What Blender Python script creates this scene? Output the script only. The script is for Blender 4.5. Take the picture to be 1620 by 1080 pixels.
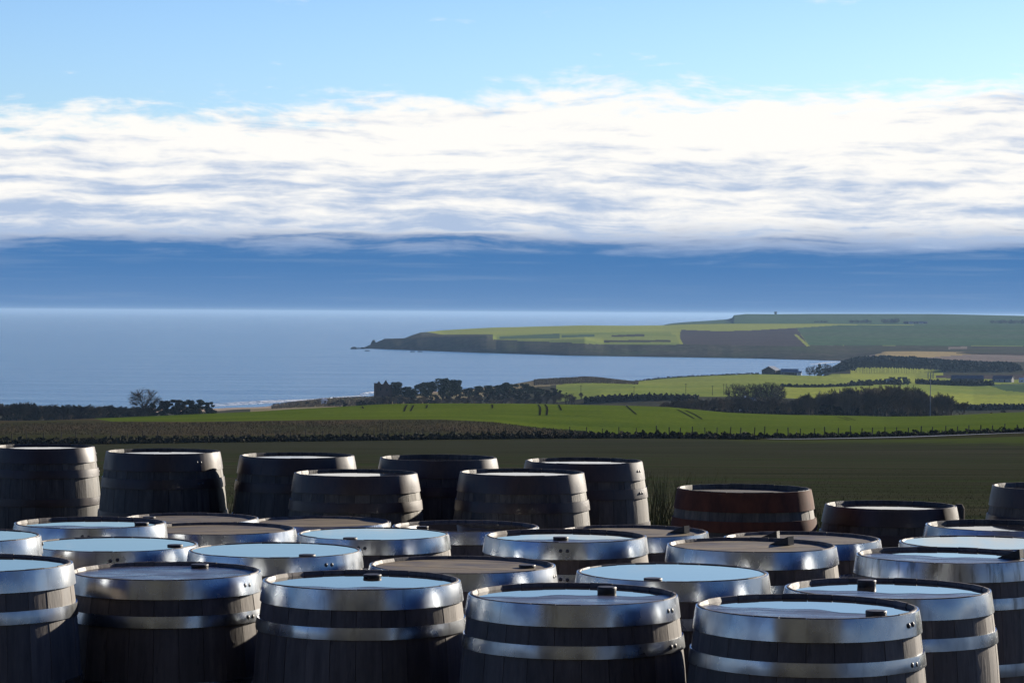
import bpy, bmesh, math, random
import numpy as np
from mathutils import Vector, Matrix

for o in list(bpy.data.objects): bpy.data.objects.remove(o)
scene = bpy.context.scene
COL = scene.collection
R = math.radians

# ------------------------------------------------------------------ camera
F = 4100.0                       # focal length in pixels of a 1620 px wide frame
CZ = 1.75
ROLL = 0.0062
PITCH = math.atan(46.0 / F)
fwd = Vector((0, math.cos(PITCH), -math.sin(PITCH)))
up0 = Vector((0, math.sin(PITCH), math.cos(PITCH)))
rt0 = Vector((1, 0, 0))
rt = rt0 * math.cos(ROLL) + up0 * math.sin(ROLL)
up = up0 * math.cos(ROLL) - rt0 * math.sin(ROLL)
cam_d = bpy.data.cameras.new('camera')
cam = bpy.data.objects.new('camera', cam_d); COL.objects.link(cam)
M4 = Matrix.Identity(4)
for i in range(3):
    M4[i][0] = rt[i]; M4[i][1] = up[i]; M4[i][2] = -fwd[i]
M4[2][3] = CZ
cam.matrix_world = M4
cam_d.sensor_width = 36.0
cam_d.lens = F / 1620.0 * 36.0
cam_d.clip_start = 0.1
cam_d.clip_end = 400000.0
scene.camera = cam

# ------------------------------------------------------------------ sky, sun, exposure
SUN_AZ, SUN_EL = R(41.0), R(15.0)
wd = bpy.data.worlds.new('World'); scene.world = wd; wd.use_nodes = True
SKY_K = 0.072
def build_world():
    nt = wd.node_tree; nt.nodes.clear(); L = nt.links
    def N(t, **k):
        n = nt.nodes.new(t)
        for a, b in k.items(): setattr(n, a, b)
        return n
    def math_(op, a, b=None, c=None, clamp=False):
        n = N('ShaderNodeMath', operation=op); n.use_clamp = clamp
        for i, v in enumerate((a, b, c)):
            if v is None: continue
            if isinstance(v, (int, float)): n.inputs[i].default_value = v
            else: L.new(v, n.inputs[i])
        return n.outputs[0]
    def smooth(x, lo, hi):
        n = N('ShaderNodeMapRange', interpolation_type='SMOOTHSTEP')
        L.new(x, n.inputs[0]); n.inputs[1].default_value = lo; n.inputs[2].default_value = hi
        return n.outputs[0]
    def comb(x, y, z=0.0):
        n = N('ShaderNodeCombineXYZ')
        for i, v in enumerate((x, y, z)):
            if isinstance(v, (int, float)): n.inputs[i].default_value = v
            else: L.new(v, n.inputs[i])
        return n.outputs[0]
    def noise(vec, scale=1.0, detail=4.0, rough=0.55):
        n = N('ShaderNodeTexNoise'); L.new(vec, n.inputs['Vector'])
        n.inputs['Scale'].default_value = scale; n.inputs['Detail'].default_value = detail
        n.inputs['Roughness'].default_value = rough
        return n.outputs[0]
    def mix(fac, a, b):
        n = N('ShaderNodeMix', data_type='RGBA')
        L.new(fac, n.inputs[0])
        for s, v in ((6, a), (7, b)):
            if isinstance(v, tuple): n.inputs[s].default_value = (*v, 1)
            else: L.new(v, n.inputs[s])
        return n.outputs[2]
    tc = N('ShaderNodeTexCoord')
    sep = N('ShaderNodeSeparateXYZ'); L.new(tc.outputs['Generated'], sep.inputs[0])
    x, y, z = sep.outputs
    el = math_('MULTIPLY', math_('ARCSINE', z), 57.2958)
    az = math_('MULTIPLY', math_('ARCTAN2', x, y), 57.2958)
    sky = N('ShaderNodeTexSky', sky_type='NISHITA')
    sky.sun_disc = False; sky.sun_elevation = SUN_EL; sky.sun_rotation = SUN_AZ
    sky.air_density = 1.0; sky.dust_density = 0.3; sky.ozone_density = 3.0; sky.altitude = 50
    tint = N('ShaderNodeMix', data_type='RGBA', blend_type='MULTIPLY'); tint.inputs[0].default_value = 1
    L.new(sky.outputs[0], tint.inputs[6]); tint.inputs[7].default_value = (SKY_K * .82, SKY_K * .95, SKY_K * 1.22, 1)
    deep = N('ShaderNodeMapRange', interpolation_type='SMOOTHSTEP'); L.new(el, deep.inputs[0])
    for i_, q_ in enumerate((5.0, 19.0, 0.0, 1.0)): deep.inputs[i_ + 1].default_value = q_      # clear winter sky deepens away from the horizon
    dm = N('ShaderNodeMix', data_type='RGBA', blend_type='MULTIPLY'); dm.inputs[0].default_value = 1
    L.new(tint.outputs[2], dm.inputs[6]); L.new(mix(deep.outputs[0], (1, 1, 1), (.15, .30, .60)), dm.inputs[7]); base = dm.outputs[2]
    # cloud band low over the whole horizon: white top, streaked middle, blue-grey bank at the bottom
    warp = noise(comb(math_('MULTIPLY', az, .22), math_('MULTIPLY', el, .6), 12.0), 1, 3, .5)
    ew = math_('ADD', el, math_('MULTIPLY', math_('SUBTRACT', warp, .5), .75))
    nb = noise(comb(math_('MULTIPLY', az, .16), math_('MULTIPLY', el, .5), 3.1), 1, 3, .5)
    ns = noise(comb(math_('MULTIPLY', az, .25), math_('MULTIPLY', ew, 2.7), 7.7), 1, 6, .55)
    nf = noise(comb(math_('MULTIPLY', az, 1.05), math_('MULTIPLY', ew, 4.4), 1.3), 1, 7, .60)
    top = math_('ADD', 4.68, math_('MULTIPLY', math_('SINE', math_('MULTIPLY', az, .09)), .66))
    e2 = math_('SUBTRACT', el, top)
    e2 = math_('ADD', e2, math_('MULTIPLY', math_('SUBTRACT', nb, .5), 1.6))
    e2 = math_('ADD', e2, math_('MULTIPLY', math_('SUBTRACT', nf, .5), 1.7))
    cover = math_('SUBTRACT', 1.0, smooth(e2, -.42, .30))
    # a few stray wisps just above the bank
    wis = noise(comb(math_('MULTIPLY', az, .42), math_('MULTIPLY', el, 1.7), 21.4), 1, 6, .6)
    wm = math_('MULTIPLY', smooth(wis, .62, .80), math_('SUBTRACT', 1.0, smooth(el, 5.4, 8.0)))
    cover = math_('MAXIMUM', cover, wm)
    # streaks
    st = math_('ADD', math_('MULTIPLY', ns, .68), math_('MULTIPLY', nf, .32))
    lowbias = math_('MULTIPLY', math_('SUBTRACT', 1.0, smooth(el, 1.6, 4.2)), .13)
    st = math_('ADD', st, lowbias)
    stm = math_('MULTIPLY', smooth(st, .50, .74), .85)
    white = mix(stm, (.545, .535, .515), (.180, .252, .38))
    d = math_('ADD', el, math_('MULTIPLY', math_('SUBTRACT', ns, .5), 1.5))
    d = math_('ADD', d, math_('MULTIPLY', math_('SUBTRACT', nf, .5), .5))
    dark = math_('SUBTRACT', 1.0, smooth(d, 1.25, 1.95))
    bank = mix(smooth(el, 0.0, 1.3), (.066, .138, .268), (.036, .107, .245))
    lm = noise(comb(math_('MULTIPLY', az, .22), math_('MULTIPLY', el, 6.0), 4.4), 1, 5, .6)
    lm = math_('MULTIPLY', smooth(lm, .52, .75), .35)
    bank = mix(lm, bank, (.11, .173, .285))
    cl = mix(dark, white, bank)
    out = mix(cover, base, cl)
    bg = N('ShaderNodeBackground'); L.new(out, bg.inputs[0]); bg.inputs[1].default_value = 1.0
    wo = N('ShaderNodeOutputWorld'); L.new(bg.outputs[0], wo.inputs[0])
build_world()

sun_d = bpy.data.lights.new('sun', 'SUN'); sun_d.energy = 5.0; sun_d.angle = R(0.5); sun_d.color = (1.0, .90, .76)
sun = bpy.data.objects.new('sun', sun_d); COL.objects.link(sun)
SUN = Vector((math.sin(SUN_AZ) * math.cos(SUN_EL), math.cos(SUN_AZ) * math.cos(SUN_EL), math.sin(SUN_EL)))
sun.rotation_euler = SUN.to_track_quat('Z', 'Y').to_euler()
sun.location = (30, 40, 40)

scene.render.engine = 'CYCLES'
scene.view_settings.view_transform = 'Standard'
scene.view_settings.look = 'None'
scene.view_settings.exposure = 0.9
scene.view_settings.gamma = 1.0
scene.cycles.use_denoising = True
scene.cycles.max_bounces = 6
scene.cycles.volume_bounces = 0
scene.cycles.sample_clamp_indirect = 6

# ------------------------------------------------------------------ helpers
def ray(x, y):
    a = (x - 810.0) / F; b = (540.0 - y) / F
    return fwd + rt * a + up * b
def P(x, y, Y):
    """point seen at photograph pixel (x, y), Y metres in front of the camera"""
    r = ray(x, y); return Vector((0, 0, CZ)) + r * (Y / r.y)

def tag(o, label=None, cat=None, group=None, kind=None):
    if label: o['label'] = label
    if cat: o['category'] = cat
    if group: o['group'] = group
    if kind: o['kind'] = kind
    return o
def obj(name, me, mat=None, parent=None, loc=None, rot=None, scale=None):
    o = bpy.data.objects.new(name, me); COL.objects.link(o)
    if me is not None and mat is not None and len(me.materials) == 0: me.materials.append(mat)
    if parent is not None: o.parent = parent
    if loc is not None: o.location = loc
    if rot is not None: o.rotation_euler = rot
    if scale is not None: o.scale = scale
    return o
def empty(name, loc=(0, 0, 0), rz=0.0):
    o = bpy.data.objects.new(name, None); COL.objects.link(o)
    o.location = loc; o.rotation_euler = (0, 0, rz); o.empty_display_size = .2
    return o
def mesh(name, v, f, smooth=False, mat=None):
    me = bpy.data.meshes.new(name)
    me.from_pydata([tuple(p) for p in v], [], f)
    if smooth: me.polygons.foreach_set('use_smooth', [True] * len(me.polygons))
    if mat: me.materials.append(mat)
    me.update(); return me
def quad_mesh(name, verts, mat=None, per=4, smooth=False):
    """verts: (n, per, 3) numpy array of separate faces"""
    n = len(verts); me = bpy.data.meshes.new(name)
    me.vertices.add(n * per); me.vertices.foreach_set('co', np.ascontiguousarray(verts, dtype=np.float32).ravel())
    me.loops.add(n * per); me.loops.foreach_set('vertex_index', np.arange(n * per, dtype=np.int32))
    me.polygons.add(n); me.polygons.foreach_set('loop_start', np.arange(0, n * per, per, dtype=np.int32))
    if smooth: me.polygons.foreach_set('use_smooth', np.ones(n, dtype=bool))
    me.update(calc_edges=True)
    if mat: me.materials.append(mat)
    return me
def grid_mesh(name, V, keep=None, matidx=None, mats=(), smooth=True):
    """V: (rows, cols, 3); keep: bool (rows-1, cols-1)"""
    r, c = V.shape[:2]
    idx = np.arange(r * c).reshape(r, c)
    q = np.stack([idx[:-1, :-1], idx[:-1, 1:], idx[1:, 1:], idx[1:, :-1]], -1)
    mi = None
    if keep is None: keep = np.ones((r - 1, c - 1), bool)
    q = q[keep]
    if matidx is not None: mi = matidx[keep]
    used, inv = np.unique(q.ravel(), return_inverse=True)
    co = V.reshape(-1, 3)[used]
    n = len(q); me = bpy.data.meshes.new(name)
    me.vertices.add(len(co)); me.vertices.foreach_set('co', np.ascontiguousarray(co, dtype=np.float32).ravel())
    me.loops.add(n * 4); me.loops.foreach_set('vertex_index', inv.astype(np.int32).ravel())
    me.polygons.add(n); me.polygons.foreach_set('loop_start', np.arange(0, n * 4, 4, dtype=np.int32))
    if smooth: me.polygons.foreach_set('use_smooth', np.ones(n, dtype=bool))
    for m in mats: me.materials.append(m)
    if mi is not None: me.polygons.foreach_set('material_index', mi.astype(np.int32))
    me.update(calc_edges=True); return me
def boxm(bm, lo, hi, rot=None):
    vs = [bm.verts.new(p) for p in [(lo[0], lo[1], lo[2]), (hi[0], lo[1], lo[2]), (hi[0], hi[1], lo[2]), (lo[0], hi[1], lo[2]),
                                    (lo[0], lo[1], hi[2]), (hi[0], lo[1], hi[2]), (hi[0], hi[1], hi[2]), (lo[0], hi[1], hi[2])]]
    for f in ((0, 3, 2, 1), (4, 5, 6, 7), (0, 1, 5, 4), (1, 2, 6, 5), (2, 3, 7, 6), (3, 0, 4, 7)): bm.faces.new([vs[i] for i in f])
def bm_mesh(name, bm, mat=None, smooth=False):
    me = bpy.data.meshes.new(name); bm.to_mesh(me); bm.free()
    if smooth: me.polygons.foreach_set('use_smooth', [True] * len(me.polygons))
    if mat: me.materials.append(mat)
    return me
def box_mesh(name, lo, hi, mat):
    bm = bmesh.new(); boxm(bm, lo, hi); return bm_mesh(name, bm, mat)

# ------------------------------------------------------------------ materials
class MT:
    def __init__(s, name):
        s.m = bpy.data.materials.new(name); s.m.use_nodes = True
        s.nt = s.m.node_tree; s.b = s.nt.nodes['Principled BSDF']; s.out = s.nt.nodes['Material Output']
    def N(s, t, **k):
        n = s.nt.nodes.new(t)
        for a, b in k.items(): setattr(n, a, b)
        return n
    def link(s, a, b): s.nt.links.new(a, b)
    def set(s, **k):
        names = {'rough': 'Roughness', 'metal': 'Metallic', 'ior': 'IOR', 'spec': 'Specular IOR Level', 'col': 'Base Color', 'sheen': 'Sheen Weight',
                 'coat': 'Coat Weight', 'coat_rough': 'Coat Roughness'}
        for a, v in k.items():
            i = s.b.inputs[names[a]]
            if hasattr(v, 'links') or hasattr(v, 'is_linked'): s.link(v, i)
            elif isinstance(v, tuple): i.default_value = (*v, 1)
            else: i.default_value = v
        return s
    def coord(s, kind='Object', scale=(1, 1, 1), rand=False, loc=(0, 0, 0)):
        if kind == 'World':
            g = s.N('ShaderNodeNewGeometry'); v = g.outputs['Position']
        else:
            t = s.N('ShaderNodeTexCoord'); v = t.outputs[kind]
        mp = s.N('ShaderNodeMapping'); s.link(v, mp.inputs[0]); mp.inputs['Scale'].default_value = scale; mp.inputs['Location'].default_value = loc
        v = mp.outputs[0]
        if rand:
            oi = s.N('ShaderNodeObjectInfo'); mu = s.N('ShaderNodeMath', operation='MULTIPLY'); s.link(oi.outputs['Random'], mu.inputs[0]); mu.inputs[1].default_value = 57.0
            ad = s.N('ShaderNodeVectorMath', operation='ADD'); s.link(v, ad.inputs[0]); s.link(mu.outputs[0], ad.inputs[1]); v = ad.outputs[0]
        return v
    def rnd(s):
        return s.N('ShaderNodeObjectInfo').outputs['Random']
    def noise(s, v, scale=1, detail=5, rough=.55):
        n = s.N('ShaderNodeTexNoise'); s.link(v, n.inputs['Vector']); n.inputs['Scale'].default_value = scale
        n.inputs['Detail'].default_value = detail; n.inputs['Roughness'].default_value = rough; return n.outputs[0]
    def voro(s, v, scale=1):
        n = s.N('ShaderNodeTexVoronoi'); s.link(v, n.inputs['Vector']); n.inputs['Scale'].default_value = scale; return n
    def ramp(s, x, lo, hi, a=0.0, b=1.0):
        n = s.N('ShaderNodeMapRange'); s.link(x, n.inputs[0])
        for i, q in enumerate((lo, hi, a, b)): n.inputs[i + 1].default_value = q
        return n.outputs[0]
    def mul(s, a, b):
        n = s.N('ShaderNodeMath', operation='MULTIPLY')
        for i, q in enumerate((a, b)):
            if isinstance(q, (int, float)): n.inputs[i].default_value = q
            else: s.link(q, n.inputs[i])
        return n.outputs[0]
    def mix(s, fac, a, b):
        n = s.N('ShaderNodeMix', data_type='RGBA')
        if isinstance(fac, (int, float)): n.inputs[0].default_value = fac
        else: s.link(fac, n.inputs[0])
        for k, q in ((6, a), (7, b)):
            if isinstance(q, tuple): n.inputs[k].default_value = (*q, 1)
            else: s.link(q, n.inputs[k])
        return n.outputs[2]
    def bump(s, h, strength=.3, dist=.01):
        n = s.N('ShaderNodeBump'); s.link(h, n.inputs['Height']); n.inputs['Strength'].default_value = strength; n.inputs['Distance'].default_value = dist
        s.link(n.outputs[0], s.b.inputs['Normal']); return n
MATS = {}
def simple(name, a, b=None, scale=1.0, rough=.9, spec=.04, stretch=(1, 1, 1), detail=5, lo=.35, hi=.65, kind='World', rand=False, bump=0, bdist=.05):
    m = MT(name); v = m.coord(kind, stretch, rand)
    n = m.noise(v, scale, detail)
    m.set(col=m.mix(m.ramp(n, lo, hi), a, b or a), rough=rough, spec=spec)
    if bump: m.bump(n, bump, bdist)
    MATS[name] = m.m; return m.m

def field_mat(name, a, b, scale, stretch=(1, 1, 1), c=None, fine=None):
    m = MT(name); v = m.coord('World', stretch)
    n = m.noise(v, scale, 6, .6)
    col = m.mix(m.ramp(n, .34, .66), a, b)
    if c:
        n2 = m.noise(m.coord('World', (stretch[0] * .3, stretch[1] * .3, 1), loc=(31, 7, 0)), scale, 4)
        col = m.mix(m.ramp(n2, .48, .68), col, c)
    if fine:
        n3 = m.noise(m.coord('World'), fine, 3, .7)
        h = m.N('ShaderNodeHueSaturation'); m.link(col, h.inputs['Color']); m.link(m.ramp(n3, .25, .75, .6, 1.35), h.inputs['Value']); col = h.outputs[0]
    m.set(col=col, rough=1.0, spec=0.0)
    MATS[name] = m.m; return m.m

# ------------------------------------------------------------------ terrain (one height field, cut into named pieces)
SEA_Z = CZ - 62.0
def pl(*pts): return pts
CREST = pl((-600, 669), (0, 667), (130, 665), (200, 659), (330, 652), (450, 646), (600, 641), (800, 639.5), (960, 641), (1060, 643.5), (1150, 651), (1250, 655), (1400, 659), (1500, 657.5), (1620, 652), (2200, 645))
ROUGH_TOP = pl((-600, 671), (0, 669), (130, 667), (300, 668), (500, 665), (700, 664), (780, 667), (850, 675), (950, 682), (1100, 684), (1400, 681), (1620, 673), (2200, 655))
def off(poly, d): return tuple((x, y + d) for x, y in poly)
STATIONS = [
    (17, None, -.12), (21, None, -.22), (30, None, -.78), (60, None, -2.45), (120, None, -5.7), (250, None, -11.9),
    (430, pl((-600, 706), (0, 703), (400, 701), (700, 698.5), (1000, 697.5), (1250, 697.5), (1450, 694), (1620, 690), (2200, 676))),
    (452, pl((-600, 703), (0, 700), (400, 698), (700, 695), (1000, 694.5), (1250, 694.5), (1450, 690), (1620, 684.5), (2200, 670))),
    (500, pl((-600, 691), (0, 689), (400, 688), (700, 686), (850, 687), (1000, 688.5), (1250, 689), (1450, 686), (1620, 680), (2200, 664))),
    (600, ROUGH_TOP),
    (720, pl((-600, 670), (0, 668), (200, 662), (400, 656), (600, 652.5), (800, 652), (960, 656), (1100, 665), (1400, 669.5), (1620, 664), (2200, 650))),
    (830, CREST), (870, off(CREST, 1.0)), (950, off(CREST, 7.0)),
    (1150, pl((-600, 668), (0, 667), (200, 665), (600, 660), (900, 652), (1000, 654), (1100, 662), (1620, 664), (2200, 660))),
    (1350, pl((-600, 660), (340, 657), (450, 651), (560, 647), (700, 645), (900, 647), (1000, 642), (1060, 641), (1300, 644), (1500, 651.5), (1620, 650.5), (2200, 648))),
    (1450, pl((-600, 655), (340, 652.5), (430, 648.5), (500, 644), (590, 641), (700, 640), (850, 639), (900, 632), (950, 626.5), (1060, 627), (1200, 626), (1300, 627), (1450, 632), (1540, 640), (1620, 640), (2200, 640))),
    (1600, pl((-600, 652), (340, 648), (430, 644.5), (470, 640), (520, 637), (590, 634), (620, 636), (700, 634), (850, 627), (950, 619.5), (1060, 620), (1200, 618), (1300, 617), (1450, 622), (1540, 629), (1620, 630), (2200, 630))),
    (1800, pl((-600, 645), (340, 642), (430, 638.5), (470, 635), (520, 631), (590, 628), (700, 622), (800, 614), (850, 612), (900, 612), (950, 611), (1000, 609.5), (1060, 612), (1200, 609), (1260, 611), (1375, 610), (1450, 613), (1540, 620), (1620, 618), (2200, 615))),
    (2000, pl((-600, 640), (400, 636), (500, 630), (590, 625), (700, 619), (800, 610), (850, 601.5), (880, 599), (905, 597.5), (925, 596), (945, 597), (970, 600), (1000, 604), (1060, 604), (1200, 602), (1300, 604), (1375, 606), (1450, 608.5), (1540, 612), (1620, 610), (2200, 606))),
    (2120, pl((-600, 640), (590, 630), (800, 622), (850, 607), (925, 600), (1000, 604.5), (1060, 600), (1120, 596.5), (1200, 595.5), (1300, 597), (1375, 602), (1450, 606), (1540, 604), (1620, 605.5), (2200, 602))),
    (2350, pl((-600, 640), (590, 630), (850, 618), (925, 612), (1000, 604), (1040, 599.2), (1100, 595.2), (1160, 593.2), (1200, 592), (1300, 594), (1340, 594.5), (1450, 600), (1540, 599), (1620, 600.5), (2200, 598))),
    (2480, pl((-600, 640), (850, 620), (1000, 612), (1200, 606), (1290, 602), (1315, 592), (1345, 592), (1450, 597), (1480, 593), (1620, 593), (2200, 592))),
    (2700, pl((-600, 640), (1000, 612), (1200, 606), (1280, 600), (1310, 589), (1345, 588), (1400, 588), (1480, 590), (1620, 587.5), (2200, 586))),
    (2950, pl((-600, 640), (1000, 612), (1270, 596), (1305, 587), (1330, 580), (1350, 572), (1400, 570), (1450, 571), (1500, 576), (1560, 579), (1620, 581), (2200, 582))),
    (3200, pl((-600, 640), (1000, 612), (1290, 595), (1325, 579), (1345, 573), (1400, 565), (1450, 566.5), (1500, 571), (1560, 573), (1620, 574), (2200, 576))),
    (3570, pl((-600, 640), (1000, 612), (1300, 590), (1328, 574), (1340, 570.5), (1375, 560), (1400, 556), (1450, 555.5), (1560, 557.5), (1620, 559), (2200, 562))),
]
def station_z(st, t):
    Y, poly = st[0], st[1]
    if poly is None: return np.full_like(t, st[2])
    pts = [P(x, y, Y) for x, y in poly]
    return np.interp(t, [p.x / Y for p in pts], [p.z for p in pts])
ST_Y = np.array([s[0] for s in STATIONS], float)
def wob(X, Y):
    a = np.clip((Y - 25) / 900.0, 0, 1)
    return a * (.30 * np.sin(X * .031 + Y * .017) + .22 * np.sin(X * -.047 + Y * .029 + 1.3) + .16 * np.sin(X * .083 + Y * .061 + 4.0))
def terrain_z(t, Y):
    """height at slope t = X/Y, depth Y (numpy arrays of one shape)"""
    t = np.asarray(t, float); Y = np.asarray(Y, float)
    Z = np.stack([station_z(s, t.ravel()) for s in STATIONS])
    yy = Y.ravel(); k = np.clip(np.searchsorted(ST_Y, yy) - 1, 0, len(ST_Y) - 2)
    f = np.clip((yy - ST_Y[k]) / (ST_Y[k + 1] - ST_Y[k]), 0, 1)
    i = np.arange(len(yy)); z = Z[k, i] * (1 - f) + Z[k + 1, i] * f
    return z.reshape(Y.shape) + wob(t * Y, Y)
def ground(x, Y):
    """ground point in the pixel column x (at the horizon row) and depth Y"""
    r = ray(x, 620); t = r.x / r.y
    return Vector((t * Y, Y, float(terrain_z(np.array([t]), np.array([Y]))[0])))
def on_ground(x, y, Y0, Y1):
    """first ground point seen at pixel (x, y) between depths Y0 and Y1"""
    r = ray(x, y); t = r.x / r.y; s = r.z / r.y
    Ys = np.linspace(Y0, Y1, 400); z = terrain_z(np.full_like(Ys, t), Ys); line = CZ + s * Ys
    hit = np.nonzero(line <= z)[0]
    k = hit[0] if len(hit) else int(np.argmin(line - z))
    return Vector((t * Ys[k], Ys[k], float(z[k])))
def pix(X, Y, Z):
    """photograph pixel of world points (numpy)"""
    dx, dy, dz = X, Y, Z - CZ
    w = dy * fwd.y + dz * fwd.z
    a = (dx * rt.x + dy * rt.y + dz * rt.z) / w; b = (dx * up.x + dy * up.y + dz * up.z) / w
    return 810 + F * a, 540 - F * b
def in_poly(px, py, poly):
    res = np.zeros(px.shape, bool); n = len(poly)
    for i in range(n):
        x1, y1 = poly[i]; x2, y2 = poly[(i + 1) % n]
        c = ((y1 > py) != (y2 > py)) & (px < (x2 - x1) * (py - y1) / ((y2 - y1) if y2 != y1 else 1e-9) + x1)
        res ^= c
    return res

stubble = field_mat('stubble_field', (.021, .026, .016), (.053, .053, .034), .35, (.07, 1.2, 1), c=(.032, .046, .020), fine=9.0)
def green_corner(mat):
    """the stubble gives way to fresh grass in the corner of the field beside the road"""
    nt = mat.node_tree; b = nt.nodes['Principled BSDF']; src = b.inputs['Base Color'].links[0].from_socket
    g = nt.nodes.new('ShaderNodeNewGeometry'); sp = nt.nodes.new('ShaderNodeSeparateXYZ'); nt.links.new(g.outputs['Position'], sp.inputs[0])
    def M_(op, a, c):
        n = nt.nodes.new('ShaderNodeMath'); n.operation = op
        for i, q in enumerate((a, c)):
            if isinstance(q, (int, float)): n.inputs[i].default_value = q
            else: nt.links.new(q, n.inputs[i])
        return n.outputs[0]
    mp = nt.nodes.new('ShaderNodeMapping'); nt.links.new(g.outputs['Position'], mp.inputs[0]); mp.inputs['Scale'].default_value = (.05, .022, 1)
    nz = nt.nodes.new('ShaderNodeTexNoise'); nt.links.new(mp.outputs[0], nz.inputs['Vector']); nz.inputs['Detail'].default_value = 5
    e = M_('ADD', M_('SUBTRACT', sp.outputs[0], M_('MULTIPLY', sp.outputs[1], -.30)), M_('MULTIPLY', nz.outputs[0], 60))      # x + .3 y + noise
    r = nt.nodes.new('ShaderNodeMapRange'); r.interpolation_type = 'SMOOTHSTEP'; nt.links.new(e, r.inputs[0]); r.inputs[1].default_value = 180; r.inputs[2].default_value = 212; r.inputs[4].default_value = .75
    mx = nt.nodes.new('ShaderNodeMix'); mx.data_type = 'RGBA'; nt.links.new(r.outputs[0], mx.inputs[0]); nt.links.new(src, mx.inputs[6]); mx.inputs[7].default_value = (.062, .085, .016, 1)
    nt.links.new(mx.outputs[2], b.inputs['Base Color'])
green_corner(stubble)
crop = field_mat('winter_crop', (.078, .118, .012), (.102, .138, .015), .05, (.5, 1.2, 1), c=(.064, .10, .012), fine=.9)
rough_g = field_mat('rough_grass_ground', (.050, .046, .024), (.078, .059, .034), .05, (1, .5, 1), c=(.038, .046, .018), fine=.8)
verge = field_mat('verge_grass', (.030, .038, .014), (.05, .045, .02), .3, fine=2.)
pasture = field_mat('pasture', (.20, .245, .05), (.255, .285, .062), .012, (.6, 1.6, 1), c=(.17, .225, .05), fine=.25)
pasture2 = field_mat('pasture_yellow', (.30, .325, .06), (.25, .29, .057), .015, (.5, 2, 1), fine=.25)
shadeland = field_mat('rough_valley', (.045, .05, .035), (.075, .07, .045), .04, fine=.5)
plough = field_mat('ploughed_soil', (.060, .048, .046), (.085, .068, .062), .02, (.5, 2, 1), fine=.2)
tan = field_mat('tan_stubble', (.33, .25, .12), (.38, .30, .13), .02, fine=.2)
greybrown = field_mat('grey_stubble', (.19, .16, .13), (.24, .19, .15), .02, fine=.2)
coolgreen = field_mat('winter_cereal', (.058, .108, .050), (.075, .120, .055), .006, (.4, 2.5, 1), c=(.085, .115, .065), fine=.06)
scrubcliff = field_mat('cliff_scrub', (.050, .052, .034), (.085, .075, .052), .03, c=(.06, .075, .035), fine=.12)
marram = field_mat('marram_dune', (.20, .17, .09), (.32, .26, .14), .05, c=(.10, .10, .055), fine=.35)
sand = field_mat('beach_sand', (.42, .32, .22), (.36, .28, .2), .02, fine=.2)
yardm = field_mat('yard_gravel', (.030, .028, .025), (.05, .046, .04), 1.5, fine=30.)

def ts():
    """column slopes: fine inside the frame, coarse outside"""
    r0 = ray(-60, 620); r1 = ray(1680, 620)
    a, b = r0.x / r0.y, r1.x / r1.y
    mid = np.linspace(a, b, 760)
    out = np.geomspace(.004, 1.0, 40)
    return np.concatenate([(a - out)[::-1], mid, b + out])
TS = ts()
rows = []
for k in range(len(ST_Y) - 1):
    n = 6 if k < 6 else 10
    if 9 <= k <= 11: n = 14
    rows.extend(np.linspace(ST_Y[k], ST_Y[k + 1], n, endpoint=False))
rows.append(ST_Y[-1]); rows = np.array(rows)
TT, YY = np.meshgrid(TS, rows); ZZ = terrain_z(TT, YY)
V = np.stack([TT * YY, YY, ZZ], -1)
cen = (V[:-1, :-1] + V[1:, :-1] + V[:-1, 1:] + V[1:, 1:]) / 4
cx, cy = pix(cen[..., 0], cen[..., 1], cen[..., 2]); cY = cen[..., 1]
REG = ['near_field', 'hedge_bank', 'rough_pasture', 'crop_field', 'valley_farmland', 'dunes', 'beach', 'wooded_hill']
rid = np.full(cx.shape, 4)
rid[cY < 435] = 0
rid[(cY >= 435) & (cY < 500)] = 1
rough_line = np.interp(cx, [p[0] for p in ROUGH_TOP], [p[1] for p in ROUGH_TOP])
rid[(cY >= 500) & (cY < 600)] = 2
rid[(cY >= 500) & (cY < 600) & (cx > 960)] = 3
rid[(cY >= 600) & (cY < 950)] = 3
rid[(cY >= 600) & (cY < 950) & (cx < 185 + (668 - cy) * -6)] = 2
dune = (cY > 1380) & (cY < 2260) & (cx > 395) & (cx < 880 + np.clip((cY - 1800) / 200, 0, 1) * 130)
dune &= cY > np.interp(cx, [395, 600, 760, 840, 900, 1010], [1380, 1400, 1640, 1800, 1860, 1960])
rid[dune] = 5
zc_ = cen[..., 2]
rid[(cY > 1400) & (cx < 1335) & (zc_ < SEA_Z + 4.2) & ((cx < 470) | (zc_ < SEA_Z + 1.6))] = 6
rid[(cY > 2480) & (cx > 1290)] = 7
mi = np.zeros(cx.shape, int)
VM = [shadeland, pasture, pasture2, plough, coolgreen]
fld = (cY > 1440) & (cx > 880)
mi[fld] = 1
mi[fld & in_poly(cx, cy, [(1230, 612), (1380, 611), (1440, 612), (1460, 626), (1380, 630), (1230, 630)])] = 2
mi[fld & in_poly(cx, cy, [(1440, 622), (1640, 626), (1640, 641), (1440, 641)])] = 2
mi[fld & in_poly(cx, cy, [(1560, 608), (1640, 606), (1640, 622), (1590, 618)])] = 4
mi[fld & in_poly(cx, cy, [(1455, 586), (1640, 588), (1640, 601), (1455, 597)])] = 3
mi[fld & (cY > 2200) & (cx > 1330) & (cx < 1480)] = 2
WM = [shadeland, tan, greybrown]
WM.append(pasture2); wi = np.zeros(cx.shape, int); wi[(cY < 2800) & (cx > 1345) & (cx < 1492)] = 3
wi[(cY > 3230)] = 2
wi[(cY > 3230) & in_poly(cx, cy, [(1385, 550), (1570, 553), (1560, 559), (1470, 565), (1385, 567)])] = 1
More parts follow.
